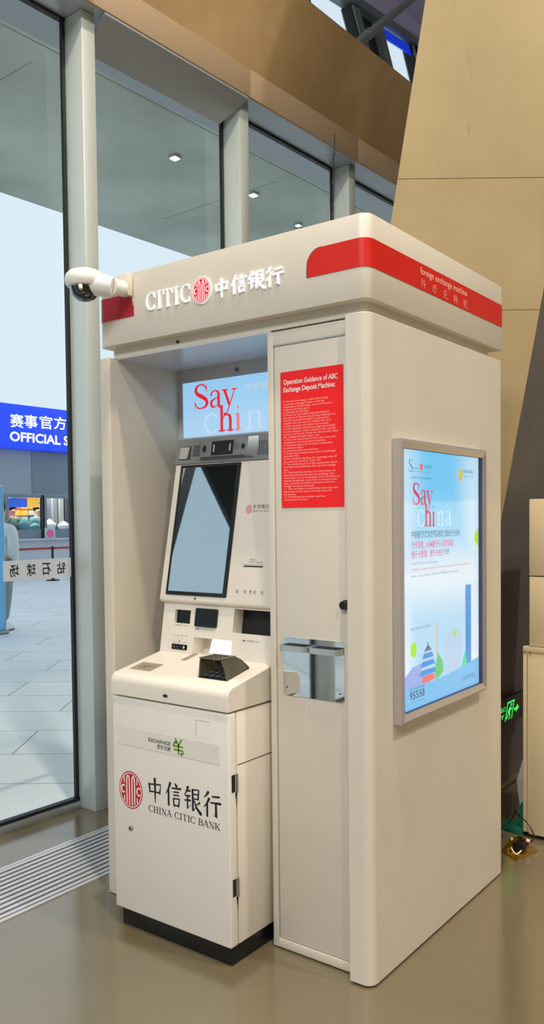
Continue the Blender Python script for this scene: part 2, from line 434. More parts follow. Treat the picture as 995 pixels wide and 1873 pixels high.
def arc(cx, cy, rx, ry, a0, a1, thin, thick, n=14, end=None):
    """serif bowl: thick where the stroke runs upright"""
    P = []
    for i in range(n+1):
        a = math.radians(a0+(a1-a0)*i/n); k = abs(math.cos(a))**1.5
        P.append((cx+rx*math.cos(a), cy+ry*math.sin(a), thin+(thick-thin)*k))
    return P
TN, TK = .05, .15
def serif(x, y, w=.22): return [(x-w/2, y, TN), (x+w/2, y, TN)]
GL = {
 'C': ([arc(.5, .5, .42, .48, 45, 315, TN, TK, 22), [(.80, .98, .04), (.80, .72, .04)], [(.80, .28, .04), (.80, .04, .03)]], .9),
 'I': ([[(.25, 0, TK), (.25, 1, TK)], serif(.25, .03, .4), serif(.25, .97, .4)], .5),
 'T': ([[(.42, 0, TK), (.42, 1, TK)], [(.02, .97, TN), (.82, .97, TN)], serif(.42, .03, .36), [(.04, .97, .04), (.04, .76, .03)], [(.80, .97, .04), (.80, .76, .03)]], .84),
 'H': ([[(.2, 0, TK), (.2, 1, TK)], [(.78, 0, TK), (.78, 1, TK)], [(.2, .52, TN), (.78, .52, TN)], serif(.2, .03, .36), serif(.2, .97, .36), serif(.78, .03, .36), serif(.78, .97, .36)], .98),
 'N': ([[(.18, 0, TN), (.18, 1, TN)], [(.80, 0, TN), (.80, 1, TN)], [(.16, 1, TK), (.80, 0, TK)], serif(.18, .03, .3), serif(.12, .97, .26), serif(.80, .97, .3)], .96),
 'A': ([[(.45, 1, .06), (.12, .02, .06)], [(.45, 1, TK), (.82, .02, TK)], [(.25, .36, TN), (.66, .36, TN)], serif(.12, .03, .28), serif(.82, .03, .32)], .94),
 'B': ([[(.2, 0, TK), (.2, 1, TK)], [(.04, .97, TN), (.5, .97, TN)], [(.04, .03, TN), (.5, .03, TN)], [(.2, .53, TN), (.5, .53, TN)], arc(.46, .75, .26, .22, 90, -90, TN, TK, 10), arc(.48, .28, .32, .25, 90, -90, TN, TK, 10)], .86),
 'K': ([[(.2, 0, TK), (.2, 1, TK)], [(.78, .96, TN), (.22, .42, TN)], [(.42, .6, TK), (.84, .02, TK)], serif(.2, .03, .36), serif(.2, .97, .36), serif(.78, .97, .26), serif(.84, .03, .3)], .98),
 'S': ([[(.72, .78, .04), (.62, .92, .07), (.42, .97, TN), (.22, .9, .1), (.16, .76, .14), (.22, .62, .15), (.45, .5, .16), (.68, .37, .15), (.76, .23, .14), (.68, .09, .1), (.44, .02, TN), (.24, .06, .06), (.12, .22, .04)], [(.74, .97, .03), (.74, .68, .04)], [(.1, .3, .04), (.1, 0, .03)]], .86),
 'a': ([[(.14, .5, .1), (.2, .62, .06), (.36, .66, .05), (.5, .6, .1), (.54, .48, .13), (.54, .1, .13), (.62, .02, .05), (.72, .08, .04)], [(.54, .38, .04), (.3, .33, .06), (.14, .2, .12), (.2, .05, .1), (.32, .02, .05), (.46, .08, .04), (.54, .18, .04)]], .72),
 'y': ([[(.16, .64, .13), (.40, .04, .12)], [(.68, .64, .05), (.40, 0, .05), (.26, -.28, .05), (.12, -.3, .1)], serif(.16, .64, .3), serif(.66, .64, .24)], .76),
 'h': ([[(.2, 0, .13), (.2, 1, .13)], [(.2, .45, .04), (.34, .62, .05), (.5, .64, .07), (.62, .52, .13), (.62, 0, .13)], serif(.2, .03, .32), serif(.62, .03, .32), serif(.13, .97, .16)], .84),
 'i': ([[(.18, 0, .13), (.18, .64, .13)], serif(.18, .03, .3), serif(.12, .63, .14), [(.18, .9, .13), (.18, .88, .13)]], .38),
 'n': ([[(.2, 0, .12), (.2, .64, .12)], [(.2, .45, .04), (.34, .62, .05), (.5, .64, .07), (.62, .52, .12), (.62, 0, .12)], serif(.2, .03, .3), serif(.62, .03, .3), serif(.13, .63, .14)], .84),
 'c': ([arc(.36, .33, .28, .32, 50, 315, TN, .12, 16), [(.56, .56, .1), (.54, .5, .1)]], .64),
 ' ': ([], .42)}
KAI = {
 '中': [[(.12,.74,.08),(.17,.38,.06)], [(.10,.71,.05),(.86,.78,.06),(.78,.40,.08)], [(.17,.42,.05),(.80,.44,.05)], [(.48,1,.1),(.50,.5,.08),(.49,-.02,.03)]],
 '信': [[(.32,.98,.1),(.20,.72,.07),(.03,.48,.02)], [(.20,.70,.08),(.20,.03,.08)], [(.60,.99,.05),(.70,.88,.11)], [(.40,.77,.05),(.96,.82,.07)], [(.50,.63,.045),(.84,.66,.05)], [(.50,.50,.045),(.84,.53,.05)], [(.50,.36,.06),(.54,.04,.06)], [(.50,.36,.05),(.86,.39,.07),(.80,.06,.07)], [(.54,.09,.05),(.82,.1,.05)]],
 '银': [[(.25,1,.1),(.16,.8,.06),(.02,.62,.02)], [(.17,.81,.05),(.40,.85,.06)], [(.08,.61,.05),(.38,.64,.06)], [(.04,.42,.05),(.40,.46,.06)], [(.22,.62,.07),(.21,.10,.07),(.42,.28,.02)], [(.52,.92,.05),(.88,.95,.07),(.83,.55,.07)], [(.54,.74,.045),(.82,.76,.045)], [(.54,.56,.045),(.82,.57,.045)], [(.52,.93,.08),(.53,.06,.08),(.70,.22,.02)], [(.94,.46,.07),(.76,.34,.03)], [(.60,.50,.04),(.74,.22,.08),(1,0,.12)]],
 '行': [[(.30,.99,.1),(.18,.84,.06),(.04,.72,.02)], [(.34,.73,.1),(.2,.5,.07),(.02,.34,.02)], [(.22,.50,.08),(.22,0,.08)], [(.50,.83,.05),(.92,.87,.07)], [(.42,.58,.05),(1,.62,.08)], [(.72,.60,.08),(.73,.04,.1),(.58,.14,.02)]],
 '外': [[(.30,.98,.09),(.20,.68,.06),(.04,.48,.02)], [(.22,.76,.05),(.48,.80,.07),(.34,.36,.06),(.06,.02,.02)], [(.20,.56,.05),(.36,.42,.09)], [(.68,1,.09),(.69,0,.09)], [(.69,.6,.04),(.96,.42,.1)]],
 '币': [[(.84,.98,.08),(.5,.88,.06),(.14,.84,.03)], [(.18,.64,.07),(.19,.16,.06)], [(.18,.64,.05),(.82,.68,.07),(.80,.2,.07),(.68,.26,.02)], [(.50,.88,.08),(.50,0,.07)]],
 '兑': [[(.28,.98,.04),(.36,.84,.08)], [(.70,1,.07),(.58,.82,.03)], [(.24,.74,.06),(.27,.44,.05)], [(.24,.74,.05),(.76,.77,.07),(.72,.46,.06)], [(.27,.46,.05),(.73,.48,.05)], [(.42,.44,.07),(.34,.2,.05),(.06,.02,.02)], [(.60,.44,.07),(.60,.1,.07),(.92,.08,.07),(.95,.26,.02)]],
 '换': [[(.04,.72,.05),(.38,.77,.05)], [(.22,.98,.08),(.23,.06,.08),(.1,.14,.02)], [(.03,.36,.04),(.38,.48,.05)], [(.56,.98,.07),(.40,.70,.02)], [(.54,.86,.05),(.78,.88,.06),(.66,.72,.03)], [(.46,.68,.05),(.48,.42,.05)], [(.46,.68,.05),(.88,.70,.06),(.86,.44,.05)], [(.38,.40,.05),(.98,.43,.06)], [(.66,.70,.06),(.60,.3,.06),(.36,.02,.02)], [(.66,.36,.05),(.96,.02,.1)]],
 '机': [[(.04,.68,.05),(.44,.73,.05)], [(.25,.98,.08),(.25,0,.08)], [(.25,.66,.05),(.04,.3,.02)], [(.27,.58,.03),(.42,.42,.07)], [(.56,.86,.07),(.54,.4,.06),(.42,.02,.02)], [(.56,.86,.05),(.80,.88,.07),(.79,.1,.07),(.97,.08,.07),(.98,.26,.02)]],
}
def serif_text(mb, string, u, v, w, h_, m, h=0.0006, t=0.0, bold=1.0, gap=.06):
    tot = sum(GL[c][1]+gap for c in string)-gap; k = w/tot; x = u
    for c in string:
        g, a = GL[c]; mb.glyph(g, x, v, k, h_, m, h, t, bold); x += (a+gap)*k
def kai_text(mb, string, u, v, w, h_, m, h=0.0006, t=0.0, bold=1.0, gap=.12):
    n = len(string); cw = w/(n+gap*(n-1))
    for i, c in enumerate(string): mb.glyph(KAI[c], u+i*cw*(1+gap), v, cw, h_, m, h, t, bold)
def emblem(mb, cu, cv, ru, rv, red, white, h=0.0008, ringout=True):
    """round bank emblem: white pillars and small side hooks on a red disc"""
    if ringout:
        mb.disc(cu, cv, ru, rv, red, h); mb.ring(cu, cv, ru*.93, rv*.93, ru*.055, white, h+.0003)
    else:
        mb.disc(cu, cv, ru*.98, rv*.98, red, h); mb.ring(cu, cv, ru, rv, ru*.07, white, h+.0003)
    def S(pts, w=.075): mb.stroke([(cu+p[0]*ru, cv+p[1]*rv, w*(ru+rv)/2) for p in pts], white, h+.0004)
    for sg in (-1, 1):
        S([(sg*.12, -.82), (sg*.12, .50), (sg*.22, .74), (sg*.33, .52), (sg*.33, -.74)], .085)
        S([(sg*.55, .34), (sg*.55, .64)], .07); S([(sg*.55, -.36), (sg*.55, -.62)], .07)
    for sg in (-1, 1):   # side hooks, both open to the right
        S([(sg*.66+.13, .15), (sg*.66+.02, .20), (sg*.66-.10, .12), (sg*.66-.13, 0), (sg*.66-.10, -.12), (sg*.66+.02, -.20), (sg*.66+.13, -.15)], .085)
    return
    for sg in (-1, 1):
        S([(sg*.10, -.84), (sg*.10, .42), (sg*.30, .66), (sg*.30, .42)]); S([(sg*.30, .5), (sg*.30, -.78)])
        S([(sg*.10, .44), (sg*.02, .56)], .06)
        S([(sg*.50, .70), (sg*.50, .28)], .06)
        S([(sg*.50, .34), (sg*.62, .24), (sg*.72, .20), (sg*.80, .26)], .07) if sg < 0 else S([(.80, .22), (.68, .24), (.58, .14), (.55, 0), (.6, -.14), (.72, -.2), (.82, -.14)], .07)
        S([(sg*.50, -.26), (sg*.50, -.68)], .06)
    S([(-.78, -.2), (-.66, -.18), (-.57, -.08), (-.54, .04), (-.58, .18), (-.7, .24)], .07)

def rrect(x0, x1, y0, y1, r, n=6, corners=(1, 1, 1, 1)):
    P = []
    for (cx, cy, a0, on) in ((x1-r, y1-r, 0, corners[0]), (x0+r, y1-r, 90, corners[1]), (x0+r, y0+r, 180, corners[2]), (x1-r, y0+r, 270, corners[3])):
        if on: P += [(cx+r*math.cos(math.radians(a0+90*i/n)), cy+r*math.sin(math.radians(a0+90*i/n))) for i in range(n+1)]
        else: P.append((x1 if cx == x1-r else x0, y1 if cy == y1-r else y0))
    return P

# ================================================================== SETTING
HW = (-2.1, .6); SK = .035
def wx(x, y): return x+SK*(y-.6)         # the window wall stands two degrees off the kiosk's axes
def skew(mb):                              # shear-free turn of what was built about the pivot
    a = -math.atan(SK); ca, sa = math.cos(a), math.sin(a)
    mb.v = [(HW[0]+(p[0]-HW[0])*ca-(p[1]-HW[1])*sa, HW[1]+(p[0]-HW[0])*sa+(p[1]-HW[1])*ca, p[2]) for p in mb.v]
    return mb

struct(MB().box(-2.16, 7.2, -9.2, 7.2, -.2, 0, 'floor').build('floor'))
struct(MB().box(-40, -2.17, -30, 40, -.2, -.004, 'pave').build('pavement'))

# window wall, bays between mullion posts every 1.2 m
YP = [.6+1.2*i for i in range(-8, 6)]
for i, y in enumerate(YP[:-1]):
    r = structroot('window_%d' % (i+1))
    y0, y1 = y+.085, y+1.2
    skew(MB().box(-2.13, -2.122, y0-.04, y1-.03, .05, 4.06, 'glass')).build('glass_pane', r)
    g = MB(); g.box(-2.128, -2.108, y1-.018, y1, .035, 4.052, 'rubber'); g.box(-2.135, -2.1, y0, y1, .037, .054, 'rubber'); g.box(-2.135, -2.104, y0, y1, 4.036, 4.052, 'rubber')
    g.box(-2.135, -2.104, y0, y0+.02, .035, 4.052, 'rubber')
    if i == 6: g.box(-2.16, -2.1, y0+.675, y1, .05, 4.05, 'rubber')  # unseen dark panel added to shape the touch screen's reflection
    skew(g).build('gasket', r)
    skew(MB().box(-2.15, -2.088, y0, y1, 0, .038, 'alu', .003)).build('sill', r)
    p = MB(); p.box(-2.15, -1.975, y+1.2, y+1.285, 0, 4.05, 'post', .004)
    skew(p).build('post', r)
r = structroot('trim_1')
skew(MB().box(-2.17, -1.9, -9.2, 6.9, 4.052, 4.10, 'headpanel')).build('head_panel', r)
g = MB()
for i, y in enumerate([-9.2]+[.61+1.2*k for k in range(-6, 6, 1)]):
    e = (-9.2+.0 if i == 0 else y); f = (.61+1.2*-6 if i == 0 else y+1.2)
    g.box(-1.915, -1.895, e+.003, f-.001, 4.05, 4.215, 'trimstrip', .001)
skew(g).build('trim_strip', r)
# hanging panel in the second bay
g = MB(); g.loft([(-1.9, .69, 4.05), (-2.09, .70, 3.93), (-2.09, .70, 3.92), (-1.9, .69, 4.035)], [(-1.9, 1.80, 4.05), (-2.09, 1.74, 3.93), (-2.09, 1.74, 3.92), (-1.9, 1.80, 4.035)], 'headpanel')
skew(g).build('hanging_panel', r)
# concrete beam leaning in over the trim
g = MB(); g.prism([(-1.9, 4.215), (-1.64, 4.64), (-2.3, 4.64), (-2.3, 4.215)], 'y', -9.2, 6.9, 'beam')
struct(skew(g).build('wall_left'))
# outer soffit, and glowing squares that stand in for reflections in the glass
g = MB(); g.box(-4.66, -2.2, -20, 26, 4.2, 4.5, 'soffit')
for yy in (-1.4, .9, 3.2, 5.5):
    g.box(-4.1, -2.8, yy, yy+.006, 4.198, 4.2, 'sjoint')
g.box(-2.62, -2.614, -20, 26, 4.198, 4.2, 'sjoint')
g.box(-2.42, -2.17, -20, 26, 4.09, 4.2, 'headpanel')
g.prism([(-3.40, 4.2), (-3.55, 3.92), (-4.24, 3.52), (-5.6, 2.73), (-5.6, 4.2)], 'x', -4.66, -4.60, 'plinth')  # unseen sloping piece added to darken part of the touch screen's reflection
struct(skew(g).build('outer_soffit'))
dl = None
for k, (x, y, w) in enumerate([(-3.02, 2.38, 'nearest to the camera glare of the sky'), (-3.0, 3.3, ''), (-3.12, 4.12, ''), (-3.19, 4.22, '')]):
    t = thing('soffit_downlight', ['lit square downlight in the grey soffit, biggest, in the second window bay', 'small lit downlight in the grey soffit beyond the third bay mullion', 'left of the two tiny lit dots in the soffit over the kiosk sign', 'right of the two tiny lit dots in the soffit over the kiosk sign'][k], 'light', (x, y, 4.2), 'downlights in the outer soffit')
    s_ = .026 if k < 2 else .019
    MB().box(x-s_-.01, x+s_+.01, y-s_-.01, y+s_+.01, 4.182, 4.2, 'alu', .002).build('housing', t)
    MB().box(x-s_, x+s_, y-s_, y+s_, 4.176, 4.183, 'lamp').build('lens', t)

# upper glazing above the beam
g = structroot('window_30')
zz = lambda y: 0
fr = MB(); gl = MB(); bl = MB()
def tz(y): return 6.45+.137*(y-4.74)         # head line of the leaning glazing
DG = (.66, -1.0)                              # mullions lean along the wall
def band(mb, ya, yb, m, x0, x1, drop=0.0, rise=0.0, lo=4.64):
    pts = []
    for y in (ya, yb): pts.append((y, tz(y)+rise, tz(y)-drop))
    (a, ta, ba), (b_, tb, bb) = pts
    k = ba-lo; k2 = bb-lo
    P = [(a, ta), (b_, tb), (b_+DG[0]*k2, lo), (a+DG[0]*k, lo)]
    mb.loft([(x0, *p) for p in P], [(x1, *p) for p in P], m)
for ya, yb in ((1.2, 2.1), (2.75, 3.55), (4.02, 4.88), (5.46, 6.14)): band(gl, ya, yb, 'glass', -3.06, -3.066)
for ya, yb in ((2.1, 2.75), (3.55, 4.02), (4.88, 5.46), (6.14, 6.30)):
    band(fr, ya, ya+.13, 'steel', -2.98, -3.12); band(fr, yb-.13, yb, 'steel', -2.98, -3.12)
    if yb-ya > .3: band(fr, ya+.13, yb-.13, 'plinth', -3.04, -3.10)
    band(fr, ya-.018, ya, 'rubber', -3.0, -3.1); band(fr, yb, yb+.018, 'rubber', -3.0, -3.1)
band(fr, 6.30, 7.2, 'ceilp', -3.0, -3.1)
fr.loft([(-2.97, .6, tz(.6)+.02), (-2.97, .6, tz(.6)+.10), (-3.12, .6, tz(.6)+.10), (-3.12, .6, tz(.6)+.02)], [(-2.97, 6.94, tz(6.94)+.02), (-2.97, 6.94, tz(6.94)+.10), (-3.12, 6.94, tz(6.94)+.10), (-3.12, 6.94, tz(6.94)+.02)], 'steel')
fr.loft([(-3.0, .6, tz(.6)+.1), (-3.0, .6, 6.95), (-3.1, .6, 6.95), (-3.1, .6, tz(.6)+.1)], [(-3.0, 6.94, tz(6.94)+.1), (-3.0, 6.94, 6.95), (-3.1, 6.94, 6.95), (-3.1, 6.94, tz(6.94)+.1)], 'ceilp')
bl.loft([(-3.02, 5.50, tz(5.50)+.0), (-3.02, 5.56, tz(5.56)-.09), (-3.035, 5.56, tz(5.56)-.09), (-3.035, 5.50, tz(5.5))], [(-3.02, 6.12, tz(6.12)), (-3.02, 6.18, tz(6.18)-.09), (-3.035, 6.18, tz(6.18)-.09), (-3.035, 6.12, tz(6.12))], 'blue')
fr.build('frame', g); gl.build('glass_pane', g); bl.build('blind', g)
b = MB(); b.tube([(-2.3, 2.9, 4.63), (-2.3, 5.6, 6.91)], .034, 'steel', 12)
for k in (0.2, .8): b.cyl((-2.3, 3.6+2*k-.03, 5.22+1.69*k-.025), (-2.3, 3.6+2*k+.03, 5.22+1.69*k+.025), .042, .042, 'steel')
tag(b.build('diagonal_brace'), 'grey-green steel brace crossing in front of the high windows, above the brown beam', 'brace')

c_ = MB(); c_.box(-3.1, 7.2, -9.2, 7.2, 6.95, 7.1, 'ceilp')
struct(c_.build('ceiling'))
struct(MB().box(7.0, 7.2, -9.2, 7.2, 0, 6.95, 'wallp').build('wall_right'))
struct(MB().box(-2.0, 7.2, 7.0, 7.2, 0, 6.95, 'wallp').build('wall_back'))
struct(MB().box(-2.4, 7.2, -9.4, -9.2, 0, 6.95, 'wallp').build('wall_front'))
struct(MB().box(-3.1, -1.95, 6.95, 7.2, 4.3, 6.95, 'ceilp').build('wall_upper'))

# leaning concrete column
CR = Vector((.8008, .5989, 0)); CW = Vector((-.5989, .8008, 0)); CC = Vector((1.32, -2.271, 0))
def cp(s, z, d=4.1): q = CC+CR*s+CW*d; return (q.x, q.y, z)
def ls(z): return .6214+.163*(z-3.117)
def rs(z): return 1.124+.185*(z-1.5)
t = thing('leaning_column', 'huge tan concrete column leaning outward behind the kiosk', 'column', cp(.5, 0))
def ring_(z):
    a = cp(ls(z), z); b = cp(rs(z), z)
    return [a, b, (b[0], b[1]+2.2, z), (a[0]-.3, a[1]+1.2, z)]
Z = [0, 1.2, 2.50, 3.13, 4.02, 5.4, 6.94]
R_ = [ring_(z) for z in Z]
f = MB()
for k in range(len(Z)-1):
    z0, z1 = Z[k]+.0015, Z[k+1]-.0015
    A, B = ring_(z0), ring_(z1)
    f.add([A[0], A[1], B[1], B[0]], [(0, 1, 2, 3)], 'concrete')
    f.add([A[0], A[3], B[3], B[0]], [(0, 1, 2, 3)], 'concrete'); f.add([A[3], A[2], B[2], B[3]], [(0, 1, 2, 3)], 'concrete')
    # shallow joint groove
    C0, C1 = ring_(z1), ring_(Z[k+1]+.0015)
    g = lambda p, q: (p[0]+CW.x*q, p[1]+CW.y*q, p[2])
    f.add([g(C0[0], .002), g(C0[1], .002), g(C1[1], .002), g(C1[0], .002)], [(0, 1, 2, 3)], 'colside')
f.build('front_face', t, smooth=False)
u_ = MB(); A, B = ring_(0), ring_(6.94); u_.add([A[1], A[2], B[2], B[1]], [(0, 1, 2, 3)], 'colside')
u_.build('underside_face', t, 'brown-grey shaded underside of the leaning column', smooth=False)

# floor grille
t = thing('floor_grille', 'silver slatted drain grille set in the floor beside the window wall', 'grille', (-1.56, -2, 0))
g = MB(); g.box(-1.775, -1.757, -9, 6.9, 0, .004, 'grille'); g.box(-1.371, -1.353, -9, 6.9, 0, .004, 'grille')
g.build('frame', t)
g = MB(); g.box(-1.757, -1.371, -9, 6.9, 0, .0012, 'slot')
for k in range(11):
    x = -1.752+k*.0352
    g.box(x, x+.019, -9, 6.9, .001, .004, 'grille')
g.build('slats', t)

# ================================================================== KIOSK
K = thing('exchange_kiosk', 'tall white currency exchange kiosk with red band and rounded corner', 'kiosk', (-.61, .54, 0))
# side walls, back, corner column
def corner(r, n=8, x=0.0, y=0.0):      # arc from (x-r, y) to (x, y+r)
    return [(x-r+r*math.sin(PI/2*i/n), y+r-r*math.cos(PI/2*i/n)) for i in range(n+1)]
g = MB()
g.prism([(-.083, .0)]+corner(.035)+[(0, 1.076), (-.025, 1.076), (-.025, .07), (-.083, .07)], 'z', .006, 2.14, 'white', .0015, 1)
g.build('right_wall', K)
g = MB(); g.prism(rrect(-1.222, -1.165, 0, 1.05, .008, 3), 'z', .003, 2.138, 'white'); g.build('left_wall', K)
MB().box(-1.165, -.025, 1.05, 1.076, .003, 2.138, 'white', .002).build('back_wall', K)
g = MB()
g.box(-.421, -.3975, .042, .1, .006, 2.136, 'white', .001); g.box(-.3975, -.083, .042, .07, .006, .036, 'white', .001); g.box(-.3975, -.083, .042, .07, 2.09, 2.136, 'white', .001)
g.box(-.421, -.405, .1, .75, .006, 2.14, 'white')
g.build('door_frame', K)
MB().prism(rrect(-1.195, -.03, .042, 1.03, .02, 4), 'z', 2.142, 2.183, 'white').build('neck', K)
g = MB(); g.box(-1.165, -.405, .0425, .39, 2.1365, 2.1419, 'ceilgloss'); g.build('recess_ceiling', K)
# header with rounded corners
hp = rrect(-1.224, 0, 0, 1.088, .036, 8, (0, 0, 1, 1))
hd = MB().prism(hp, 'z', 2.182, 2.443, 'white', .0025, 2).build('header', K)
b = MB()
# right band wraps the corner
path = [(-.224+.0, 0)]
cols = []
for i in range(9):
    a = i/8*PI/2; cols.append((-.224+.055*(1-math.cos(a)), -.0018, 2.312+.055*math.sin(a)))
for p in corner(.036, 8): cols.append((p[0]+.0018*math.sin(0), p[1], 2.367))
cc = []
for i, (x, y, z) in enumerate(cols):
    if i >= 9:
        a = (i-9)/8*PI/2; x = -.036+(.036+.0018)*math.sin(a); y = .036-(.036+.0018)*math.cos(a)
    cc.append((x, y, z))
cc.append((.0018, 1.0865, 2.367))
for z0, band in ((2.278, 'red'),):
    vs = []; fs = []
    for (x, y, z) in cc: vs += [(x, y, z0), (x, y, z)]
    for i in range(len(cc)-1): fs.append((2*i, 2*i+2, 2*i+3, 2*i+1))
    b.add(vs, fs, band)
b.add([(-.227, -.0012, 2.278), (-.224, -.0012, 2.278), (-.224, -.0012, 2.312), (-.227, -.0012, 2.312)], [(0, 1, 2, 3)], 'ink')  # dark edge line drawn in as the recess shadow at the band end
for i in range(8):
    p, q = cc[i], cc[i+1]
    b.add([(p[0]-.003, -.0012, p[2]+.001), (p[0], -.0012, p[2]), (q[0], -.0012, q[2]), (q[0]-.002, -.0012, q[2]+.002)], [(0, 1, 2, 3)], 'ink')
b.build('red_band', hd)
b = MB(); vs = []; fs = []
cl = [(-1.2258, .04, 2.367)]+[(-1.188-.0378*math.cos(PI/2*i/6), .036-.0378*math.sin(PI/2*i/6), 2.367) for i in range(7)]
cl += [(-1.026-.05*(1-math.sin(PI/2*i/8)), -.0018, 2.317+.05*math.cos(PI/2*i/8)) for i in range(9)]
for (x, y, z) in cl: vs += [(x, y, 2.278), (x, y, z)]
for i in range(len(cl)-1): fs.append((2*i, 2*i+2, 2*i+3, 2*i+1))
b.add(vs, fs, 'deepred')
b.add([(-1.026, -.0012, 2.278), (-1.023, -.0012, 2.278), (-1.023, -.0012, 2.318), (-1.026, -.0012, 2.318)], [(0, 1, 2, 3)], 'ink')  # same drawn-in shadow line at this band's end
b.build('red_band', hd, 'short dark red band end under the camera')
g = MB().frame((0, 0, 0), (1, 0, 0), (0, 0, 1))
serif_text(g, 'CITIC', -.952, 2.284, .222, .064, 'letter', t=.008, bold=.72, gap=.16)
g.build('raised_latin_letters', hd)
for i, c in enumerate('中信银行'):
    g = MB().frame((0, 0, 0), (1, 0, 0), (0, 0, 1)); kai_text(g, c, -.617+i*.0762, 2.275, .0705, .064, 'letter', t=.008, bold=1.2)
    g.build('raised_character', hd)
g = MB().frame((0, 0, 0), (1, 0, 0), (0, 0, 1))
g.disc(-.674, 2.314, .044, .047, 'letter', t=.008); emblem(g, -.674, 2.314, .041, .044, 'redsign', 'letter', h=.0085)
g.build('emblem', hd)
g = MB().frame((0.0018, 0, 0), (0, 1, 0), (0, 0, 1))
g.text('foreign exchange machine', .352, 2.324, .384, .030, 'pinkink', bold=.006)
kai_text(g, '外币兑换机', .352, 2.285, .39, .032, 'pinkink', bold=.8, gap=1.1)
g.build('band_lettering', hd)
# cam lens on the lower rim of the neck
MB().cyl((-.836, .044, 2.162), (-.836, .036, 2.162), .006, .005, 'black').build('peephole', K)
# door with sign, lock, mirror plate
D = MB().box(-.3945, -.0835, .0455, .068, .039, 2.086, 'white', .0015).build('door', K)
MB().box(-.3945, -.0835, .0435, .0455, 2.0865, 2.0895, 'alu').build('door_edge_strip', D)  # bright strip put in for the light caught in the door gap
g = MB().frame((0, .0455, 0), (1, 0, 0), (0, 0, 1))
g.rect(-.368, -.118, 1.538, 1.996, 'redsign', t=.002)
g.text('Operation Guidance of ABC\nExchange Deposit Machine:', -.355, 1.922, .216, .048, 'whiteink', h=.0026, bold=.012)
body = """1. On the homepage, select the foreign
currency exchange button, read the
notification of exchange rate confirmation
method and click agree.
2. Choose the ID type.
3. Place the corresponding identification
document in the corresponding reading area.
The ID card and foreigner's permanent
resident ID card can be read by the card
reader, passport and other documents,
put the identity information page downward
on the passport reader, placed in the top left
corner, and do not move the documents when
the reading indicator light is on.
4. After the document is read, take away the
documents and keep them properly.
5. Read and agree to the facial recognition
verification letter.
6. Conduct portrait collection.
7. Select the currency you want to exchange
and click OK.
8. The interface displays the exchange rate of
the selected currency. Click OK.
9. The banknote port of the equipment opens
and Place the banknotes flat into the storage
slot.
10. The interface displays the information of
deposited banknotes and the exchange rate
information to be exchanged. Click Continue to
deposit banknotes to go back to the previous
step, and click Confirm to proceed with the
foreign currency exchange.
11. The exchange is successfully executed, the
banknote outlet opens and take away the
banknotes.
12. Print/Keep the voucher and the
transaction is closed."""
g.text(body, -.357, 1.562, .224, .337, 'pinkink', h=.0026, bold=.0)
g.build('guidance_sign', D)
g = MB(); g.cyl((-.115, .0455, 1.219), (-.115, .024, 1.219), .0145, .0135, 'black'); g.box(-.117, -.113, .0225, .025, 1.208, 1.230, 'black')
g.cyl((-.115, .0455, 1.219), (-.115, .041, 1.219), .0165, .0165, 'black')
g.build('lock', D)
g = MB().frame((0, .0455, 0), (1, 0, 0), (0, 0, 1))
g.poly(rrect(-.367, -.122, .897, 1.097, .012, 5), 'chrome', t=.003)
for (u, v) in ((-.352, .925), (-.138, .925)): g.rect(u-.004, u+.004, v-.002, v+.002, 'black', h=.0034)
mp = g.build('mirror_plate', D)
for x0, x1 in ((-.366, -.250), (-.245, -.124)):
    h = MB(); w = .005; y0, y1 = .0425, .010
    P = rrect(x0, x1, y1, y0+.02, .014, 5, (0, 0, 1, 1)); Q = rrect(x0+w, x1-w, y1+w, y0+.02, .010, 5, (0, 0, 1, 1))
    vs = []; n = len(P)
    for z in (1.054, 1.073):
        vs += [(p[0], min(p[1], y0), z) for p in P]; vs += [(p[0], min(p[1], y0), z) for p in Q]
    fs = []
    for i in range(n):
        j = (i+1) % n
        if P[i][1] > y0 and P[j][1] > y0: continue
        fs += [(i, j, 2*n+j, 2*n+i), (n+i, 3*n+i, 3*n+j, n+j), (2*n+i, 2*n+j, 3*n+j, 3*n+i), (i, n+i, n+j, j)]
    h.add(vs, fs, 'alu'); h.box(x0+.004, x1-.004, y1+.006, y0, 1.054, 1.057, 'black')
    h.build('tray_handle', D)
# bezel with the display above the machine
g = MB().frame((0, .39, 0), (1, 0, 0), (0, 0, 1))
g.plate(-1.165, -.421, 1.80, 2.142, [(-1.140, -.446, 1.848, 2.083, .004, 'black')], 'greyp')
bz = g.build('display_bezel', K, 'grey bezel panel around the display')
g = MB().frame((0, .3895, 0), (1, 0, 0), (0, 0, 1))
g.cyl((-.838, 2.107, 0), (-.838, 2.107, .006), .011, .010, 'greymetal'); g.cyl((-.836, 2.107, .004), (-.836, 2.107, .008), .005, .004, 'black')
g.build('lock', bz)
g = MB().frame((0, .393, 0), (1, 0, 0), (0, 0, 1))
g.rect(-1.139, -.447, 1.849, 2.082, 'display')
def sayhi(g, u, v, w, hh, red, pink, white, bold=1.0, h0=.0012):
    """'Say' over 'hi' with a pale 'c..na' round it"""
    serif_text(g, 'Say', u, v+.49*hh, w*.47, hh*.50, red, h=h0, bold=bold, gap=-.02)
    g.glyph(GL['h'][0], u+w*.27, v, w*.215, hh*.50, red, h0, 0, bold); g.glyph(GL['i'][0], u+w*.45, v, w*.20, hh*.50, pink, h0, 0, bold)
    g.glyph(GL['c'][0], u+w*.11, v-.01*hh, w*.26, hh*.58, white, h0-.0004, 0, bold*.7)
    g.glyph(GL['n'][0], u+w*.56, v, w*.23, hh*.52, white, h0, 0, bold*.7); g.glyph(GL['a'][0], u+w*.77, v, w*.23, hh*.52, white, h0, 0, bold*.7)
sayhi(g, -1.080, 1.864, .50, .208, 's_red', 's_pink', 's_white', 1.05)
g.text('中信银行', -.80, 2.02, .16, .024, 's_yellow', h=.001)
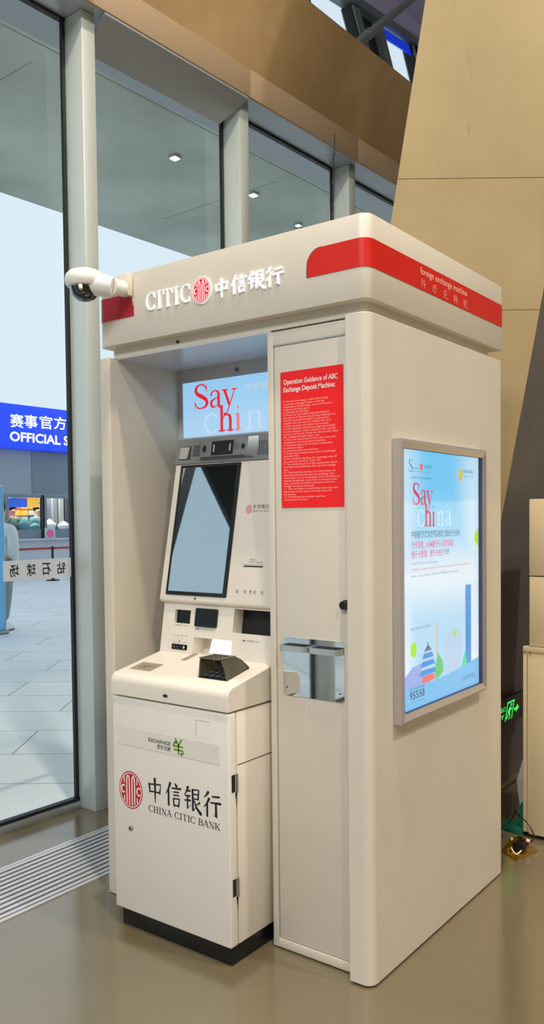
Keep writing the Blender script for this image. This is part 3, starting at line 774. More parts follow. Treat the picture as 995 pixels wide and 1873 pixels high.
g.build('display', bz, 'lit light blue display reading Say hi in red')

# ================================================================== MACHINE
A = thing('exchange_machine', 'white self-service exchange machine standing in the kiosk recess', 'machine', (-.725, .1, 0))
XL, XR = -1.002, -.446
MB().box(XL+.02, XR-.008, -.146, .36, 0, .072, 'plinth', .002).build('plinth', A)
cab = MB().box(XL, XR, -.118, .37, .068, .855, 'atm', .002).build('cabinet', A)
g = MB()
g.box(XR-.001, XR+.0006, -.116, .37, .676, .6785, 'ink'); g.build('side_seam', cab)
dr = MB().box(XL-.001, XR+.001, -.162, -.1215, .066, .856, 'atm_front', .006, 3).build('front_door', A)
g = MB().frame((0, -.162, 0), (1, 0, 0), (0, 0, 1))
g.poly(rrect(-.976, -.486, .681, .747, .004, 3), 'atm_front', h=.0005)
g.rect(-.976, -.486, .7466, .7474, 'whiteink', h=.0007); g.rect(-.976, -.486, .6806, .6812, 'greyink', h=.0007)
g.text('EXCHANGE', -.817, .712, .108, .0135, 'ink', h=.0011, bold=.012); g.text('货币兑换', -.775, .692, .066, .0165, 'ink', h=.0011, bold=.008)
yc, zc, s_ = -.672, .714, .048
def S(pts, w=.13): g.stroke([(yc+p[0]*s_, zc+p[1]*s_, w*s_) for p in pts], 'green', .0012)
S([(-.28, .58), (.02, .12)]); S([(.34, .56), (.02, .12)]); S([(.02, .16), (.02, -.56)]); S([(-.46, .02), (.46, .02)]); S([(-.42, -.24), (.30, -.24)])
S([(-.46, .02), (-.44, .2), (-.26, .32)]); S([(-.36, .36), (-.14, .34), (-.24, .2)], .1); S([(.30, -.24), (.5, -.3), (.48, -.46), (.26, -.5)]); S([(.32, -.4), (.2, -.5), (.34, -.58)], .1)
g.build('exchange_sticker', dr)
g = MB().frame((0, -.162, 0), (1, 0, 0), (0, 0, 1))
emblem(g, -.912, .518, .060, .069, 'deepred', 'whiteink', h=.0006)
kai_text(g, '中信银行', -.827, .497, .345, .086, 'ink', bold=1.35, gap=.14, h=.0006)
serif_text(g, 'CHINA CITIC BANK', -.822, .459, .336, .023, 'ink', h=.0006, bold=1.1)
g.build('bank_logo', dr)
g = MB().frame((0, -.162, 0), (1, 0, 0), (0, 0, 1))
for (a, b_, c, d, m) in ((-.59, -.527, .8192, .8204, 'greyink'), (-.59, -.5888, .764, .82, 'greyink'), (-.59, -.527, .7634, .7646, 'whiteink'), (-.5282, -.527, .764, .82, 'whiteink')):
    g.rect(a, b_, c, d, m)
g.build('square_panel', dr)
g = MB(); g.cyl((-.913, -.162, .378), (-.913, -.170, .378), .009, .0075, 'greymetal'); g.cyl((-.913, -.169, .378), (-.913, -.171, .378), .003, .003, 'black'); g.build('lock', dr)
for zh in (.62, .267):
    h = MB(); h.box(XR-.004, XR+.0015, -.150, -.130, zh-.03, zh+.03, 'black', .001); h.cyl((XR+.003, -.124, zh-.032), (XR+.003, -.124, zh+.03), .0045, .0045, 'greymetal', 12)
    h.prism([(-.132, zh-.032), (-.122, zh-.032), (-.124, zh-.085)], 'x', XR, XR+.0012, 'ink')
    h.cyl((XR-.002, -.126, zh-.09), (XR+.002, -.126, zh-.09), .004, .003, 'alu', 12)
    h.build('hinge', dr)
# deck
dk = [(-.166, .862)]
for i in range(7):
    a = PI-PI/2*i/6*.88; dk.append((-.134+.032*math.cos(a), .908+.034*math.sin(a)))
dk += [(.10, .988), (.36, .990), (.36, .862)]
deck = MB().prism(dk, 'x', XL-.003, XR+.002, 'atm', .002, 1).build('deck', A)
sl = math.atan(.2); DV = (0, math.cos(sl), math.sin(sl))
g = MB().frame((0, -.132, .9423), (1, 0, 0), DV)
g.rect(-.972, -.866, .030, .104, 'pad', t=.0012); g.text('中信银行\nCHINA', -.945, .05, .05, .03, 'greyink', h=.0018)
g.build('reader_pad', deck, 'olive-grey reader pad')
g = MB().frame((0, -.168, 0), (1, 0, 0), (0, 0, 1)); g.poly(rrect(-.736, -.716, .882, .892, .0045, 4), 'black', t=.0012); g.build('button', deck)
g = MB().frame((0, -.132, .9423), (1, 0, 0), DV); g.rect(-.834, -.812, .165, .24, 'pad', t=.001); g.build('slot_strip', deck)
# keypad and hood
kp = thing_part = MB().frame((0, -.132, .9423), (1, 0, 0), DV)
kp.rect(-.632, -.507, .036, .165, 'black', t=.004)
for i in range(4):
    for j in range(4): kp.box(-.624+i*.029, -.602+i*.029, .045+j*.029, .066+j*.029, .004, .009, 'key', .0015, 1)
kp.rect(-.637, -.633, .036, .15, 'alu', t=.006)
kp.build('keypad', deck)
fr_ = lambda x, y, z: (x, y, z)
def side(xb, xt, sgn):     # slightly tapered cheek of the hood
    prof = [(-.098, .951), (-.092, .985), (-.084, 1.010), (-.074, 1.017), (-.002, 1.020), (.018, 1.006), (.030, .985), (.032, .974)]
    def X(z): k = max(0, min(1, (z-.95)/.068)); return xb+(xt-xb)*k**2.2
    return [(X(z), y, z) for y, z in prof]
h = MB()
for xb, xt, sg in ((-.632, -.640, 1), (-.503, -.546, -1)):
    P = side(xb, xt, sg); Q = [(p[0]+.004*sg, p[1], p[2]) for p in P]; h.loft(P, Q, 'hood')
# top panel: frame with a grid of slots
for (a, b_) in ((-.640, -.630), (-.612, -.607), (-.588, -.583), (-.564, -.546)): h.box(a, b_, -.082, .004, 1.0150, 1.0190, 'hood')
for (a, b_) in ((-.084, -.074), (-.058, -.053), (-.034, -.029), (-.006, .004)): h.box(-.640, -.546, a, b_, 1.0148, 1.0192, 'hood')
h.loft([(-.640, .002, 1.019), (-.546, .002, 1.019), (-.546, .002, 1.015), (-.640, .002, 1.015)], [(-.634, .032, .980), (-.508, .032, .980), (-.508, .028, .979), (-.634, .028, .979)], 'hood')
h.build('keypad_hood', deck)
# riser panel with pockets
sr = math.atan(.17); RV = (0, math.sin(sr), math.cos(sr))
O = (0, .0895, .985); k = 1/math.cos(sr)
def zr(z): return (z-.985)*k
g = MB().frame(O, (1, 0, 0), RV)
g.plate(XL, XR, zr(.980), zr(1.186), [(-.941, -.859, zr(1.101), zr(1.152), .014, 'satinblack'), (-.645, -.452, zr(1.083), zr(1.170), .055, 'darkhole'),
        (-.833, -.642, zr(.987), zr(1.053), .07, 'atm'), (-.943, -.861, zr(1.000), zr(1.021), .004, 'black')], 'atm')
rp = g.build('reader_panel', A, smooth=False)
for xx in (XL, XR-.003): cheek = MB(); cheek.prism([(.0895, .98), (.124, 1.186), (.36, 1.186), (.36, .98)], 'x', xx, xx+.003, 'atm'); cheek.build('side_cheek', A)
g = MB().frame(O, (1, 0, 0), RV); g.poly(rrect(-.831, -.721, zr(1.094), zr(1.163), .007, 4), 'black', t=.006); g.poly(rrect(-.822, -.730, zr(1.103), zr(1.156), .004, 4), 'satinblack', h=.0066); g.build('card_reader', rp, 'raised black card reader')
g = MB().frame(O, (1, 0, 0), RV); g.rect(-.938, -.866, zr(1.002), zr(1.019), 'black', t=.003); g.text('▶ ⇒', -.93, zr(1.006), .025, .007, 'greyink', h=.0036); g.poly([(-.878, zr(1.004)), (-.870, zr(1.0105)), (-.878, zr(1.017))], 'whiteink', h=.0036); g.build('card_slot', rp)
g = MB().frame((O[0], O[1]+.068, O[2]), (1, 0, 0), RV); g.poly([(-.806, -.01), (-.655, -.01), (-.665, zr(1.052)), (-.792, zr(1.052))], 'lightpanel', t=.002); g.build('receipt_window', rp, 'brightly lit receipt window')
for tx, u0, v0, ww, hh, bar in (('二维码扫描区 QR Code', -.938, 1.091, .078, .005, None), ('护照阅读区 Passport', -.804, 1.083, .074, .005, (-.826, -.808)), ('存取款口 Cash', -.575, 1.056, .062, .006, (-.594, -.580))):
    g = MB().frame(O, (1, 0, 0), RV); g.text(tx, u0, zr(v0), ww, hh, 'greyink')
    if bar: g.rect(*bar, zr(v0), zr(v0+.005), 'greyink')
    g.build('printed_label', rp)
g = MB().frame(O, (1, 0, 0), RV)
for (a, b_, c, d) in ((-.937, -.867, 1.0532, 1.054), (-.937, -.867, 1.0282, 1.029), (-.937, -.9362, 1.0282, 1.054), (-.8678, -.867, 1.0282, 1.054), (-.914, -.9132, 1.035, 1.054), (-.89, -.8892, 1.036, 1.054), (-.906, -.9, 1.03, 1.036)):
    g.rect(a, b_, zr(c), zr(d), 'greyink')
g.build('card_diagram', rp)
# head: leaning panel with screen
sh = math.atan(.2); HV = (0, math.sin(sh), math.cos(sh)); HO = (0, .107, 1.191); k2 = 1/math.cos(sh)
def zh_(z): return (z-1.191)*k2
HL, HR = -1.016, -.432
hp_ = [(.107, 1.191), (.107+.2*.531, 1.722), (.36, 1.722), (.36, 1.174), (.128, 1.174), (.110, 1.182)]
hd2 = MB().prism(hp_, 'x', HL, HR, 'atm', .002, 1).build('head', A)
g = MB().frame(HO, (1, 0, 0), HV)
S0 = [(-.9885, zh_(1.716)), (-.685, zh_(1.717)), (-.671, zh_(1.210)), (-.969, zh_(1.210))]
g.poly(rrect(-.984, -.676, zh_(1.210), zh_(1.7165), .004, 3), 'rubber', t=.0035)
g.poly(rrect(-.972, -.694, zh_(1.224), zh_(1.706), .002, 2), 'screen', h=.0039)
g.build('touch_screen', hd2, 'large black glass touch screen')
g = MB().frame(HO, (1, 0, 0), HV)
emblem(g, -.616, zh_(1.5375), .0125, .0165, 'deepred', 'whiteink', h=.0006)
kai_text(g, '中信银行', -.599, zh_(1.538), .078, .017, 'ink', bold=1.1, gap=.1); serif_text(g, 'CHINA CITIC BANK', -.599, zh_(1.527), .078, .006, 'ink', bold=.8)
g.build('small_logo', hd2)
g = MB().frame(HO, (1, 0, 0), HV); g.rect(-.610, -.521, zh_(1.3255), zh_(1.3305), 'ink'); g.rect(-.623, -.51, zh_(1.3345), zh_(1.3355), 'greyink'); g.build('receipt_slot', hd2)
g = MB().frame(HO, (1, 0, 0), HV); g.text('凭条出口\nReceipt  Statement', -.585, zh_(1.340), .06, .016, 'greyink'); g.build('printed_label', hd2)
for i, c in enumerate((-.628, -.590, -.566, -.546, -.512)):
    g = MB().frame(HO, (1, 0, 0), HV)
    if c == -.566:
        g.poly([(c, zh_(1.246)), (c+.005, zh_(1.237)), (c+.002, zh_(1.237)), (c+.002, zh_(1.227)), (c-.002, zh_(1.227)), (c-.002, zh_(1.237)), (c-.005, zh_(1.237))], 'greyink')
    else:
        for d in (-1, 1): g.stroke([(c-.006, zh_(1.236)-d*.006, .0012), (c+.006, zh_(1.236)+d*.006, .0012)], 'greyink')
        g.ring(c, zh_(1.236), .006, .006, .001, 'greyink', n=16)
    g.build('printed_symbol', hd2)
g = MB().frame(HO, (1, 0, 0), HV); g.cyl((-.829, zh_(1.200), 0), (-.829, zh_(1.200), .003), .005, .0045, 'greymetal', 16); g.cyl((-.829, zh_(1.200), .003), (-.829, zh_(1.200), .0035), .002, .002, 'black', 10); g.build('screw', hd2)
# grey strip with the eye module
st = MB()
st.prism([(.107+.2*.531-.006, 1.722), (.107+.2*.631-.006, 1.822), (.36, 1.822), (.36, 1.722)], 'x', HL-.004, HR, 'greymetal', .0015, 1)
st = st.build('sensor_strip', A, 'brushed grey metal sensor strip')
SO = (0, .107+.2*.531-.006, 1.722)
g = MB().frame(SO, (1, 0, 0), HV)
m0 = [(-.872, .014), (-.632, .014), (-.632, .090), (-.872, .090)]; m1 = [(-.868, .020), (-.640, .020), (-.640, .084), (-.868, .084)]
b = MB().frame(SO, (1, 0, 0), HV)
b.loft([(-.876, .010, 0), (-.612, .012, 0), (-.600, .050, 0), (-.604, .094, 0), (-.876, .090, 0)], [(-.868, .018, .022), (-.634, .018, .022), (-.634, .05, .022), (-.634, .086, .022), (-.868, .084, .022)], 'greymetal')
b.rect(-.812, -.702, .022, .078, 'black', h=.0226); b.rect(-.802, -.796, .036, .064, 'greyp', h=.023); b.rect(-.722, -.716, .036, .064, 'greyp', h=.023)
b.disc(-.848, .050, .010, .014, 'black', h=.0226); b.disc(-.655, .050, .009, .011, 'black', h=.0226)
b.ring(-.686, .05, .011, .014, .0015, 'black', h=.0226); b.ring(-.686, .05, .006, .008, .0015, 'black', h=.0226)
b.build('eye_scanner', st)
g = MB().frame(SO, (1, 0, 0), HV)
for i in range(6): g.rect(-.925, -.884, .030+i*.008, .0335+i*.008, 'black', h=.0005)
g.build('speaker_grille', st)
g = MB().frame(SO, (1, 0, 0), HV)
for i in range(8):
    for j in range(7): g.rect(-.598+i*.0105, -.5925+i*.0105, .020+j*.008, .0245+j*.008, 'black', h=.0005)
g.build('speaker_grille', st)
g = MB().frame(SO, (1, 0, 0), HV); g.rect(-.998, -.938, .018, .072, 'black', h=.0004); g.rect(-.995, -.941, .021, .069, 'chrome', t=.003); g.build('convex_mirror', st)

# ================================================================== LIGHT BOX
Lb = thing('light_box_poster', 'lit advertising light box with silver frame on the kiosk side wall', 'light box', (.002, .5, .82))
y0, y1, z0, z1 = .148, .846, .823, 1.757
def fr4(g, a0, a1, b0, b1, w, x0, x1, m):
    """mitred frame whose inner edge is lower than its outer edge"""
    O_ = [(a0, b0), (a1, b0), (a1, b1), (a0, b1)]; I_ = [(a0+w, b0+w), (a1-w, b0+w), (a1-w, b1-w), (a0+w, b1-w)]; C_ = [(a0+.008, b0+.008), (a1-.008, b0+.008), (a1-.008, b1-.008), (a0+.008, b1-.008)]
    for i in range(4):
        j = (i+1) % 4
        g.add([(x0, *O_[i]), (x0, *O_[j]), (x1-.006, *O_[j]), (x1-.006, *O_[i])], [(0, 1, 2, 3)], m)
        g.add([(x1-.006, *O_[i]), (x1-.006, *O_[j]), (x1, *C_[j]), (x1, *C_[i])], [(0, 1, 2, 3)], m)
        g.add([(x1, *C_[i]), (x1, *C_[j]), (x1-.008, *I_[j]), (x1-.008, *I_[i])], [(0, 1, 2, 3)], m)
        g.add([(x1-.008, *I_[i]), (x1-.008, *I_[j]), (x0+.008, *I_[j]), (x0+.008, *I_[i])], [(0, 1, 2, 3)], 'navy')
g = MB(); fr4(g, y0, y1, z0, z1, .030, .0005, .036, 'lbframe'); g.build('frame', Lb, smooth=False)
MB().box(.0005, .010, y0+.002, y1-.002, z0+.002, z1-.002, 'black').build('back_panel', Lb)
g = MB().frame((.0122, 0, 0), (0, 1, 0), (0, 0, 1))
g.rect(y0+.028, y1-.028, z0+.028, z1-.028, 'poster', h=.0002)
# painted scene at the foot: ground band, tower, tiered pavilion, hills, trees
g.poly([(.182, .852), (.812, .852), (.812, .955), (.70, .945), (.55, .93), (.40, .925), (.182, .93)], 'p_mid', h=.0008)
g.poly([(.182, .93), (.40, .925), (.41, .965), (.34, 1.0), (.26, .995), (.20, .965)], 'p_lilac', h=.0009)
g.poly([(.655, .94), (.655, 1.06), (.60, 1.10), (.55, 1.09), (.50, 1.04), (.50, .93)], 'p_pale', h=.0009)
g.rect(.690, .742, .945, 1.244, 'p_blue', h=.0010)
for i in range(7): g.rect(.690, .742, .98+i*.036, .9815+i*.036, 'p_ink', h=.0012)
for i, (w, z) in enumerate(((.070, .955), (.058, .985), (.044, 1.012))):
    g.poly([(.375-w, z), (.375+w, z), (.375+w*.72, z+.018), (.375-w*.72, z+.018)], 'p_blue', h=.0011); g.rect(.375-w*.72, .375+w*.72, z+.018, z+.027, 'p_pale', h=.0011)
g.poly([(.343, 1.036), (.407, 1.036), (.375, 1.060)], 'p_ink', h=.0011); g.disc(.375, 1.063, .004, .004, 'p_ink', h=.0012)
g.rect(.332, .425, .930, .952, 'p_coral', h=.0012)
g.poly([(.43, .925), (.47, .935), (.50, .95), (.49, .985), (.455, 1.02), (.43, .97)], 'p_green', h=.0013)
g.poly([(.655, .938), (.705, .945), (.68, 1.0)], 'p_mint', h=.0013)
g.disc(.268, 1.053, .022, .026, 'p_lime', h=.001); g.disc(.600, 1.073, .012, .012, 'p_lime', h=.0013); g.poly([(.812, 1.38), (.812, 1.46), (.78, 1.44), (.775, 1.41)], 'p_lime', h=.001)
g.rect(.444, .452, .97, 1.13, 'p_orange', h=.001)
# lettering
g.glyph(GL['S'][0], .238, 1.652, .036, .045, 'p_ink', .001, 0, .8); g.text('Super', .268, 1.660, .045, .012, 'p_grey'); g.disc(.331, 1.672, .012, .012, 'p_coral', h=.001)
g.text('中信银行', .353, 1.668, .066, .013, 'p_ink'); g.rect(.270, .415, 1.6545, 1.656, 'p_grey')
g.text('中信银行外币兑换机欢迎您', .252, 1.630, .155, .009, 'p_ink')
g.disc(.647, 1.656, .018, .024, 'p_orange', h=.001); g.disc(.647, 1.660, .010, .012, 'p_lime', h=.0012)
g.text('首都机场集团', .672, 1.664, .094, .014, 'p_ink'); g.text('Capital Airport', .672, 1.648, .094, .010, 'p_grey')
sayhi(g, .262, 1.470, .33, .150, 'p_red', 'p_red', 'p_white', 1.15)
g.text('中信银行为来自世界各地的三类出行小伙伴', .257, 1.430, .384, .026, 'p_ink', bold=.012)
g.text('外币兑换、ATM银行卡人民币取现', .257, 1.394, .33, .026, 'p_pink', bold=.012); g.text('银行卡受理、境外卡支付', .257, 1.362, .25, .026, 'p_pink', bold=.012); g.text('服务', .515, 1.366, .035, .022, 'p_ink')
g.text('China CITIC Bank supports guests', .257, 1.338, .20, .011, 'p_grey')
g.text('foreign currency exchange, ATM cash withdrawal with bank cards, and', .257, 1.318, .48, .011, 'p_pink')
g.text('bank card payment services in different countries', .257, 1.296, .37, .011, 'p_grey')
g.text('请扫描了解更多外币兑换服务', .245, 1.118, .152, .011, 'p_grey')
g.text('客户服务热线', .239, .914, .108, .013, 'p_ink', h=.0014); g.text('95558', .239, .886, .108, .026, 'p_black', h=.0014, bold=.006); g.text('citicbank.com', .242, .872, .10, .008, 'p_grey', h=.0014)
g.text('让财富有温度', .655, .885, .12, .018, 'p_ink', h=.0014)
g.build('poster', Lb, 'back-lit light blue poster', smooth=False)
g = MB(); g.box(.018, .0195, y0+.028, y1-.028, z0+.028, z1-.028, 'glass'); g.build('cover_pane', Lb)

# ================================================================== THINGS ON THE KIOSK
Cm = thing('security_camera', 'white dome security camera on a short arm at the kiosk header corner', 'camera', (-1.06, 0, 2.40))
g = MB(); g.box(-1.068, -1.022, -.032, -.0024, 2.352, 2.436, 'white', .004); g.build('wall_bracket', Cm)
g = MB(); g.cyl((-1.045, -.078, 2.374), (-1.12, -.112, 2.392), .036, .046, 'cam_white', 32); g.cyl((-1.043, -.033, 2.378), (-1.050, -.085, 2.376), .028, .033, 'cam_white', 28)
g.build('arm_housing', Cm)
c0 = (-1.152, -.126, 2.390)
g = MB(); g.rev([(.001, .060), (.036, .057), (.060, .048), (.072, .034), (.075, .018), (.073, .002), (.066, -.008), (.054, -.012)], c0, 'cam_white', 36); g.build('shell', Cm)
g = MB(); g.rev([(.056, -.010), (.054, -.022), (.046, -.040), (.032, -.054), (.015, -.061), (.001, -.063)], c0, 'cam_black', 32); g.build('dome_lens', Cm)
g = MB(); g.disc(0, 0, .001, .001, 'black'); 
g = MB(); g.cyl((-1.118, -.178, 2.372), (-1.108, -.184, 2.356), .008, .006, 'cam_white', 16); g.build('sensor', Cm)

An = thing('antenna', 'thin black whip antenna standing on top of the kiosk', 'antenna', (-.45, .5, 2.443))
g = MB(); g.cyl((-.45, .5, 2.443), (-.45, .5, 2.458), .02, .016, 'black'); g.build('magnet_base', An)
g = MB(); g.tube([(-.45, .5, 2.455), (-.446, .5, 2.66), (-.441, .5, 2.80), (-.436, .5, 2.90), (-.431, .5, 2.972)], .0022, 'black', 8); g.build('rod', An)
for z, hh, r in ((2.655, .025, .005), (2.78, .022, .005), (2.895, .022, .005)):
    g = MB(); g.cyl((-.4455+(z-2.655)*.045, .5, z), (-.4445+(z-2.655)*.045, .5, z+hh), r, r*.8, 'black', 12); g.build('coil', An)

# ================================================================== RIGHT BACKGROUND
Ex = thing('exit_sign', 'black emergency exit sign with glowing green running figure and arrow', 'sign', (-.36, 2.1, .39))
fl = MB(); slx = .15; U = Vector((0, 1, 0)); V = Vector((slx, 0, 1)).normalized()
fl.frame((-.43, 0, 0), U, V); kx = math.sqrt(1+slx*slx)
fl.box(1.86, 2.30, .388*kx, .545*kx, .004, .024, 'black', .002); fl.build('housing', Ex)
g = MB(); g.frame((-.43, 0, 0), U, V); g.M = g.M @ Matrix.Translation((-.055, 0, .0245))
def rr(a, b_, c, d): g.rect(a, b_, c*kx, d*kx, 'exit')
rr(2.055, 2.065, .415, .520); rr(2.055, 2.155, .511, .520); rr(2.146, 2.155, .415, .520)
def St(p, w): g.stroke([(a, b_*kx, w) for a, b_ in p], 'exit', .0007)
g.disc(2.118, .498*kx, .009, .009, 'exit', h=.0007)
St([(2.108, .484), (2.098, .455)], .022); St([(2.100, .456), (2.118, .440), (2.112, .418)], .010); St([(2.096, .456), (2.084, .436), (2.068, .430)], .010); St([(2.108, .482), (2.126, .470), (2.138, .474)], .008); St([(2.104, .482), (2.088, .474), (2.082, .460)], .008)
St([(2.172, .462), (2.212, .462)], .014); g.poly([(2.205, .485*kx), (2.205, .439*kx), (2.242, .462*kx)], 'exit')
g.text('安全出口', 1.885, .474*kx, .150, .030, 'exit', h=.0006, bold=.01); g.text('EXIT', 1.90, .434*kx, .130, .024, 'exit', h=.0006, bold=.02)
g.build('pictogram', Ex)

Cb = thing('metal_cabinet', 'cream metal cabinet standing on the floor right of the kiosk', 'cabinet', (.5, 1.8, 0))
yb = 1.529
g = MB(); g.box(-.045, .95, yb, yb+.45, .02, .892, 'cab', .002); g.build('body', Cb)
g = MB(); g.box(-.071, -.046, yb-.002, yb+.03, .028, .898, 'cab', .001); g.box(-.071, .95, yb-.004, yb+.001, .872, .898, 'cab', .001); g.box(-.052, -.049, yb-.004, yb-.001, .03, .87, 'greyink')
for x in (-.062, -.036): g.cyl((x, yb-.003, .872), (x, yb-.006, .872), .0045, .004, 'greymetal', 12)
g.build('corner_flange', Cb); 
MB().box(-.02, .93, yb+.04, yb+.43, 0, .022, 'black').build('plinth', Cb)
Cu = thing('upper_cabinet', 'cream cabinet stacked on the metal cabinet, with a seam across its middle', 'cabinet', (.5, 1.8, .9))
g = MB(); g.box(-.046, .95, yb+.008, yb+.43, .8985, 1.222, 'cab', .004); g.build('lower_section', Cu)
g = MB(); g.box(-.046, .95, yb+.006, yb+.43, 1.226, 1.579, 'cab', .004); g.build('upper_section', Cu)

t = MB()
t.loft([(-.125, 1.665, .0), (-.09, 1.665, 0), (-.085, 1.70, 0), (-.12, 1.70, 0)], [(-.15, 1.655, .22), (-.09, 1.65, .26), (-.075, 1.72, .30), (-.12, 1.73, .24)], 'bag')
t.loft([(-.15, 1.655, .22), (-.09, 1.65, .26), (-.075, 1.72, .30), (-.12, 1.73, .24)], [(-.115, 1.67, .36), (-.10, 1.66, .39), (-.085, 1.70, .40), (-.10, 1.71, .38)], 'bag')
tag(t.build('plastic_wrap'), 'crumpled clear plastic wrap standing between exit sign and cream cabinet', 'plastic wrap')
t = MB(); t.prism([(-.185, 1.56), (-.08, 1.535), (-.078, 1.62), (-.15, 1.635)], 'z', 0, .03, 'teal', .004); t.loft([(-.12, 1.57, .03), (-.08, 1.55, .03), (-.075, 1.60, .03), (-.11, 1.62, .03)], [(-.11, 1.60, .13), (-.09, 1.58, .15), (-.085, 1.61, .14), (-.10, 1.62, .13)], 'teal')
t.loft([(-.185, 1.565, .03), (-.13, 1.55, .03), (-.14, 1.62, .03), (-.17, 1.64, .03)], [(-.16, 1.575, .055), (-.145, 1.57, .06), (-.15, 1.60, .055), (-.16, 1.61, .055)], 'teal')
tag(t.build('dustpan'), 'small teal plastic dustpan on the floor by the cream cabinet corner', 'dustpan')
So = thing('floor_socket', 'open brass floor socket box behind the kiosk corner', 'socket', (-.02, 1.33, 0))
g = MB(); g.prism([(-.085, 1.30), (.005, 1.235), (.042, 1.40), (-.05, 1.45)], 'z', 0, .006, 'gold', .001)
g.build('base_plate', So)
g = MB(); g.loft([(-.088, 1.31, .006), (-.06, 1.29, .006), (-.028, 1.42, .006), (-.06, 1.43, .006)], [(-.06, 1.33, .055), (-.052, 1.325, .058), (-.026, 1.40, .062), (-.034, 1.405, .058)], 'gold')
g.build('lid', So)
g = MB(); g.box(-.045, .002, 1.33, 1.375, .006, .045, 'black', .004); g.build('socket_block', So)
g = MB(); g.tube([(-.036, 1.300, .070), (-.052, 1.325, .060), (-.050, 1.325, .02), (-.02, 1.30, .006), (.0, 1.315, .022)], .0028, 'whiteink', 8); g.build('white_rim', So)
Pw = thing('power_cord', 'black power cord plugged into the brass floor socket', 'cord', (.0, 1.4, 0))
g = MB(); g.tube([(-.13, 1.50, .06), (-.095, 1.48, .115), (-.085, 1.46, .135), (-.076, 1.45, .150), (-.060, 1.45, .142)], .0030, 'black'); g.tube([(-.085, 1.47, .128), (-.055, 1.45, .122), (-.025, 1.44, .108), (.005, 1.43, .080), (.018, 1.42, .052), (.010, 1.41, .034), (-.006, 1.40, .030)], .0030, 'black'); g.build('cable', Pw)
g = MB(); g.cyl((-.004, 1.40, .030), (-.028, 1.365, .048), .013, .017, 'black', 16); g.cyl((.008, 1.392, .040), (-.006, 1.385, .044), .008, .008, 'pinkink', 12); g.build('plug', Pw)

# ================================================================== OUTSIDE
# paper sheet on the glass, lettering faces out
Sh = thing('paper_sheet', 'white paper sheet with mirrored Chinese lettering stuck on the window glass', 'paper', (-2.115, .36, 1.2))
g = MB().frame((-2.1185, 0, 0), (0, 1, 0), (0, 0, 1))
g.rect(.172, .588, 1.213, 1.312, 'sheet', t=.001); g.build('sheet', Sh)
for c, u in (('场', .208), ('球', .306), ('石', .400), ('钻', .492)):
    g = MB().frame((-2.1185, 0, 0), (0, 1, 0), (0, 0, 1)); g.text(c, u, 1.232, .054, .060, 'ink', mirror=True, bold=.014, h=.0014)
    g.build('mirrored_character', Sh)

# shop across the forecourt
XS = -18
Bd = thing('shop_building', 'grey shop building with ticket windows across the forecourt', 'building', (XS-1.5, 11, 0))
g = MB(); g.box(XS-.12, XS, 4, 18, 0, .98, 'facadew'); g.box(XS-.12, XS, 4, 18, 2.24, 3.47, 'facade'); g.box(XS-.12, XS+.02, 12.45, 18, 2.3, 3.46, 'facade2'); g.box(XS-3, XS-.12, 4, 4.1, 0, 3.47, 'facade'); g.box(XS-3, XS-.12, 17.9, 18, 0, 3.47, 'facade'); g.box(XS-3, XS-2.9, 4, 18, 0, 3.47, 'facadew')
g.box(XS-.12, XS, 4, 11.42, .98, 2.24, 'facade'); g.box(XS-.12, XS, 14.5, 18, .98, 2.24, 'facade'); g.build('wall', Bd)
g = MB(); g.box(XS-3, XS, 4, 18, 3.475, 4.64, 'facadew'); g.build('parapet', Bd)
g = MB(); g.box(XS-.1, XS+.16, 11.0, 14.6, .98, 1.03, 'facadew'); g.box(XS, XS+.03, 4, 18, .72, .735, 'facade'); g.build('counter_ledge', Bd)
MB().box(XS-.5, XS-.125, 11.2, 14.5, 1.22, 1.25, 'facadew').build('display_shelf', Bd)
for k, (a, b_) in enumerate(((11.65, 12.72), (12.92, 14.4))):
    w = MB(); w.box(XS-.02, XS+.03, a-.12, a, 1.03, 2.24, 'facade2'); w.box(XS-.02, XS+.03, b_, b_+.12, 1.03, 2.24, 'black' if k == 0 else 'facade2'); w.box(XS-.02, XS+.03, a, b_, 2.16, 2.24, 'facade2')
    w.box(XS+.0, XS+.02, a, b_, 1.03, 1.28, 'facade2')
    wf = w.build('window_frame', Bd)
struct(MB().box(XS-2.8, XS-.13, 4.2, 17.8, 0, .168, 'facade2').build('shop_floor'))
g = MB(); g.box(XS-1.2, XS-1.15, 11.5, 13.75, .17, 2.6, 'facadew')
for i in range(5):
    for j in range(4):
        g.box(XS-1.14, XS-1.04, 12.28+i*.29, 12.50+i*.29, 1.50+j*.19, 1.64+j*.19, ['shopyellow', 'whitecloth', 'pink', 'shopyellow', 'tealcloth'][(i*3+j*2) % 5])
g.box(XS-1.2, XS-1.15, 13.8, 16, .17, 2.6, 'facade'); 
for i in range(6): g.box(XS-1.14, XS-1.05, 14.0+i*.24, 14.16+i*.24, 1.4, 2.4, ['facadew', 'whitecloth', 'facade2'][i % 3])
g.build('shelf_wall', Bd)
g = MB(); g.box(XS-.06, XS-.03, 11.66, 12.30, 1.90, 2.15, 'shopblue'); g.box(XS-.06, XS-.03, 12.32, 12.70, 1.90, 2.15, 'shopyellow'); g.build('window_poster', Bd)
Sg = thing('shop_sign', 'long bright blue shop sign with white Chinese and English lettering', 'sign', (XS, 12, 3.5))
g = MB(); g.box(XS+.02, XS+.28, 6.5, 13.98, 3.47, 4.66, 'blue', .01); g.build('panel', Sg)
g = MB().frame((XS+.285, 0, 0), (0, 1, 0), (0, 0, 1))
for c, u in (('赛', 11.57), ('事', 12.03), ('官', 12.53), ('方', 13.02)): 
    g = MB().frame((XS+.285, 0, 0), (0, 1, 0), (0, 0, 1)); g.text(c, u, 4.03+(u-11.5)*.04, .43, .36, 'signwhite', bold=.008, h=.01); g.build('sign_character', Sg)
